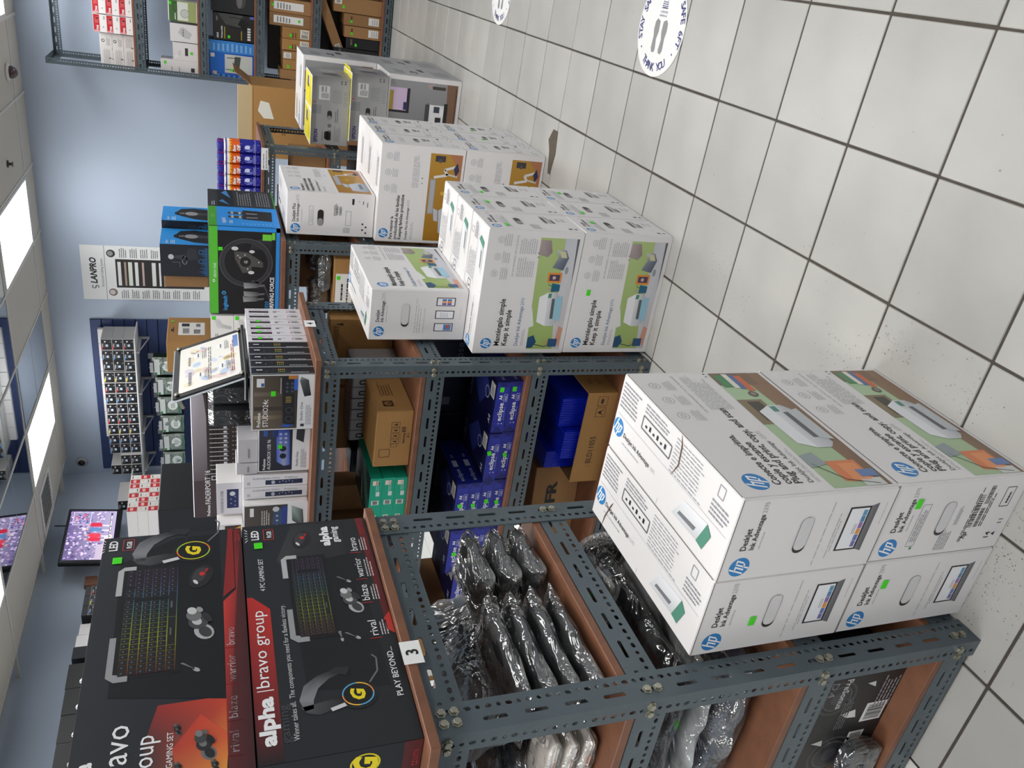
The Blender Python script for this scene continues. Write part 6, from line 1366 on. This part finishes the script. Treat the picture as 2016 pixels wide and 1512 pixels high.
# hanging ink pouches
PCH = mat('silver_pouch_foil', (150, 160, 150), .25, metal=.55, bump=.6, bscale=26)
def pouch_art():
    a = Art(.19, .2); a.rect(.05, .7, .95, .95, (216, 220, 214), 1); a.ell(.12, .88, .07, (30, 130, 70), L=2, n=12); a.ell(.55, .35, .3, (222, 226, 220), ry=.24, L=1, n=20); a.greek(.38, .25, .72, .45, 4, (70, 110, 80), 3); a.rect(0, .0, 1, .05, (40, 120, 70), 1); a.rect(.1, .52, .4, .62, (120, 150, 126), 1); return a.mesh('print')
PA = pouch_art()
for k, (x, z, tilt) in enumerate(((-4.00, 1.955, .0), (-4.23, 1.93, .01), (-4.455, 1.92, -.01), (-4.68, 1.90, .01), (-4.905, 1.90, -.01), (-5.13, 1.90, .02))):
    t = thing('ink_pouch', 'silver green ink pouch on the navy panel, %s from the right' % ordn[k], 'pouch', (x, 7.80, z), 0, 'ink pouches hanging on the navy panel')
    t.rotation_euler = (0, tilt, 0)
    V, F = slab(.2, .05, .22, 200 + k, 12, 8, .1, 5); V = [(vx, vy * .8, vz) for vx, vy, vz in V]
    V, F = slab(.2, .22, .035, 200 + k, 12, 10, .25, 5); V = [(vx, -vz, vy) for vx, vy, vz in V]
    link('pouch_body', mesh('pouch_body', V, F, PCH, True), t)
    o = link('front_print', PA, t); o.rotation_euler = ROT['front']; o.location = (0, -.0225, 0)
    mb = MB(); 
    for q in range(5): mb.box(-.09, .09, .02 + .022 * q, .026 + .022 * q, -.09 + .006 * q, .10)
    o = mb.build('pouch_backs', mat('dark_green_edges', (40, 60, 48), .5), t); o['kind'] = 'stuff'
    mb = MB(); mb.tube([(0, .228, .125), (0, -.03, .125), (0, -.035, .14)], .004, 6); mb.box(-.03, .03, .226, .236, .09, .16); mb.box(-.055, .055, -.034, -.031, .10, .13); mb.build('hook', MATS['white_bracket'], t)
pst = Art(.55, 1.16); pst.rect(0, 0, 1, 1, (232, 232, 230), 0); pst.text('LANPRO', .30, .89, .085, (24, 24, 28), w=.48, bold=.035, shear=.2); pst.ring(.24, .915, .035, .012, (24, 24, 28), L=2, a0=.5, a1=5.4); pst.ring(.24, .893, .03, .012, (24, 24, 28), L=2, a0=-2.5, a1=2); pst.text('Structured Cabling System', .24, .84, .03, (50, 50, 54), w=.52); pst.rect(0, .822, 1, .825, (90, 40, 40), 1)
pst.rect(.23, .06, .76, .745, (42, 38, 38), 1)
for y0, y1, c in ((.705, .73, (226, 226, 222)), (.665, .68, (170, 150, 130)), (.62, .65, (216, 220, 206)), (.575, .60, (226, 226, 222)), (.53, .545, (196, 170, 160)), (.44, .47, (220, 220, 216)), (.40, .415, (226, 226, 226)), (.365, .378, (226, 226, 226))): pst.rect(.27, y0, .71, y1, c, 2)
for k, x in enumerate((.34, .48, .62)): pst.ell(x, .315, .05, (226, 226, 226), L=2); pst.line(x - .02, .30, x + .02, .325, .006, (60, 60, 60), 3); pst.ell(x, .255, .035, ((196, 70, 60), (150, 150, 146), (90, 140, 120))[k], L=2)
for y in (.2, .15, .1):
    for x in (.3, .45, .58): pst.rect(x, y, x + .09, y + .025, (196, 190, 184), 2)
for k in range(8): pst.greek(.03, .66 - .08 * k, .2, .72 - .08 * k, 4, (90, 90, 92), k); pst.greek(.79, .66 - .08 * k, .97, .72 - .08 * k, 4, (90, 90, 92), k + 9)
pst.ell(.14, .775, .07, (120, 110, 104), L=1); pst.ell(.14, .78, .045, (206, 196, 190), L=2); pst.ell(.86, .775, .07, (54, 54, 56), L=1); pst.ell(.86, .78, .045, (150, 150, 150), L=2)
pl = link('wall_poster', box_mesh(.55, .006, 1.16, LABELW, .001)); pl.location = (-3.115, 8.055, 1.49); tag(pl, 'tall white wall poster showing cabling parts, hung above the shelf rows', 'poster')
o = link('poster_print', pst.mesh('print'), pl); put_face(o, 'front', .55, .006, 1.16)

# ================================================================ left wall: television, shelf with toner cartons
tv = thing('television', 'black framed television showing a crowded ball game, on the left wall', 'television', (WALL_L + .17, 6.745, 2.59)); tv.rotation_euler = (0, .10, -.03)
box_at('tv_frame', -.03, .015, -.39, .39, -.235, .235, PLAST_BLK, tv, .008)
o = box_at('tv_back', -.06, -.03, -.25, .25, -.16, .16, PLAST_BLK, tv, .008)
def tvpic():
    a = Art(.70, .395); r = random.Random(12); a.grad(0, 0, 1, 1, (170, 160, 190), (104, 90, 140), 0)
    for i in range(300):
        x, y = r.random(), r.uniform(.25, 1); c = r.choice(((206, 190, 220), (150, 130, 180), (90, 76, 130), (226, 214, 236), (120, 100, 150), (180, 150, 190)))
        a.ell(min(max(x, .02), .98), min(y, .97), r.uniform(.008, .022), c, L=1, n=7)
    a.rect(0, 0, .3, .35, (190, 176, 196), 2); a.poly([(.04, .02), (.5, .05), (.46, .2), (.06, .22)], (232, 214, 206), 2); a.poly([(.12, .06), (.3, .08), (.26, .2), (.14, .2)], (206, 130, 110), 3)
    for x, c in ((.40, (206, 44, 70)), (.48, (226, 60, 80)), (.60, (90, 130, 180)), (.70, (200, 40, 70))): a.poly([(x - .03, .28), (x + .04, .30), (x + .05, .5), (x, .56), (x - .04, .48)], c, 3); a.ell(x + .01, .6, .02, (206, 170, 160), L=4, n=10); a.poly([(x - .02, .28), (x + .0, .28), (x - .0, .1), (x - .03, .1)], (226, 222, 230), 3)
    a.rect(.70, .55, .97, .93, (150, 140, 180), 4); a.frame(.70, .55, .97, .93, .012, (226, 222, 230), 5)
    for i in range(40): a.ell(r.uniform(.73, .94), r.uniform(.6, .9), .014, r.choice(((206, 190, 220), (90, 76, 130), (206, 60, 80), (60, 70, 180))), L=5, n=6)
    a.rect(.30, .08, .96, .12, (60, 50, 70), 4); a.greek(.32, .085, .94, .115, 1, (226, 220, 226), 4, .8, 5); return a.mesh('print', SCREEN)
o = link('screen', tvpic(), tv); o.rotation_euler = ROT['right']; o.location = (.0165, 0, .012)
mb = MB(); mb.box(-.17, -.06, -.05, .05, -.08, .08); mb.build('wall_bracket', mat('bracket_black', (30, 30, 30), .5), tv)
mb = MB(); mb.tube([(-.01, .16, .235), (-.01, .16, .33)], .006, 6); mb.build('aerial', PLAST_BLK, tv)
wbk = thing('wood_block', 'small brown wooden block fixed to the left wall beside the television', 'block', (WALL_L, 6.26, 2.56)); box_at('block', 0, .05, -.06, .06, -.05, .05, BOARD, wbk, .003)
s2 = thing('wall_shelf', 'white shelf on the left wall carrying black and white printer toner cartons', 'shelf', (WALL_L, 4.75, 2.33)); box_at('shelf_board', 0, .36, -1.3, 1.15, 0, .015, MATS['white_shelf'], s2, .002)
for y in (-1.0, 0, 1.0):
    mb = MB(); mb.box(0, .3, y - .008, y + .008, -.03, 0); mb.box(0, .02, y - .008, y + .008, -.16, -.03); mb.build('bracket', MATS['white_bracket'], s2)
lj = Art(.23, .20); lj.rect(0, 0, 1, 1, (34, 34, 32), 0); lj.hp(.24, .42, .15, (240, 240, 240), (40, 40, 42)); lj.text('LASERJET', .44, .36, .12, WH, w=.46, bold=.02); LJ = lj.mesh('print')
for k in range(4):
    carton('toner_carton', 'black laser toner carton on the left wall shelf, %s from the corner' % ordn[k], 'box', (.33, .235, .205 - .004 * k), (WALL_L + .19, 4.86 - .238 * k, 2.346), 0, BLACKC if k < 3 else WHITE, {'right': LJ}, 'black laser toner cartons on the left wall shelf', .002)
for k in range(3):
    carton('toner_box', 'black faced toner box on the left wall shelf, %s from the corner' % ordn[k], 'box', (.3, .112, .185), (WALL_L + .19, 5.79 - .115 * k, 2.346), 0, BLACKC, {'right': TNR[(0, 3, 1)[k]]}, 'black faced toner boxes on the left wall shelf', .0015)
for k in range(3):
    carton('toner_box', 'white toner box on the left wall shelf, %s from the corner' % ordn[k], 'box', (.26, .12, .19 + .01 * k), (WALL_L + .16, 5.40 - .123 * k, 2.346), 0, WHITE if k < 2 else BLACKC, {}, 'white toner boxes on the left wall shelf', .0015)
s3 = thing('wall_shelf', 'short white shelf near the corner of the left wall above the television', 'shelf', (WALL_L, 7.45, 2.29)); box_at('shelf_board', 0, .3, -.28, .55, 0, .012, MATS['white_shelf'], s3, .002)
carton('toner_box', 'single black faced toner box with grey top lying near the wall corner', 'box', (.11, .33, .105), (WALL_L + .17, 7.36, 2.3025), 0, TG, {'front': TNR[2]}, None, .0015)
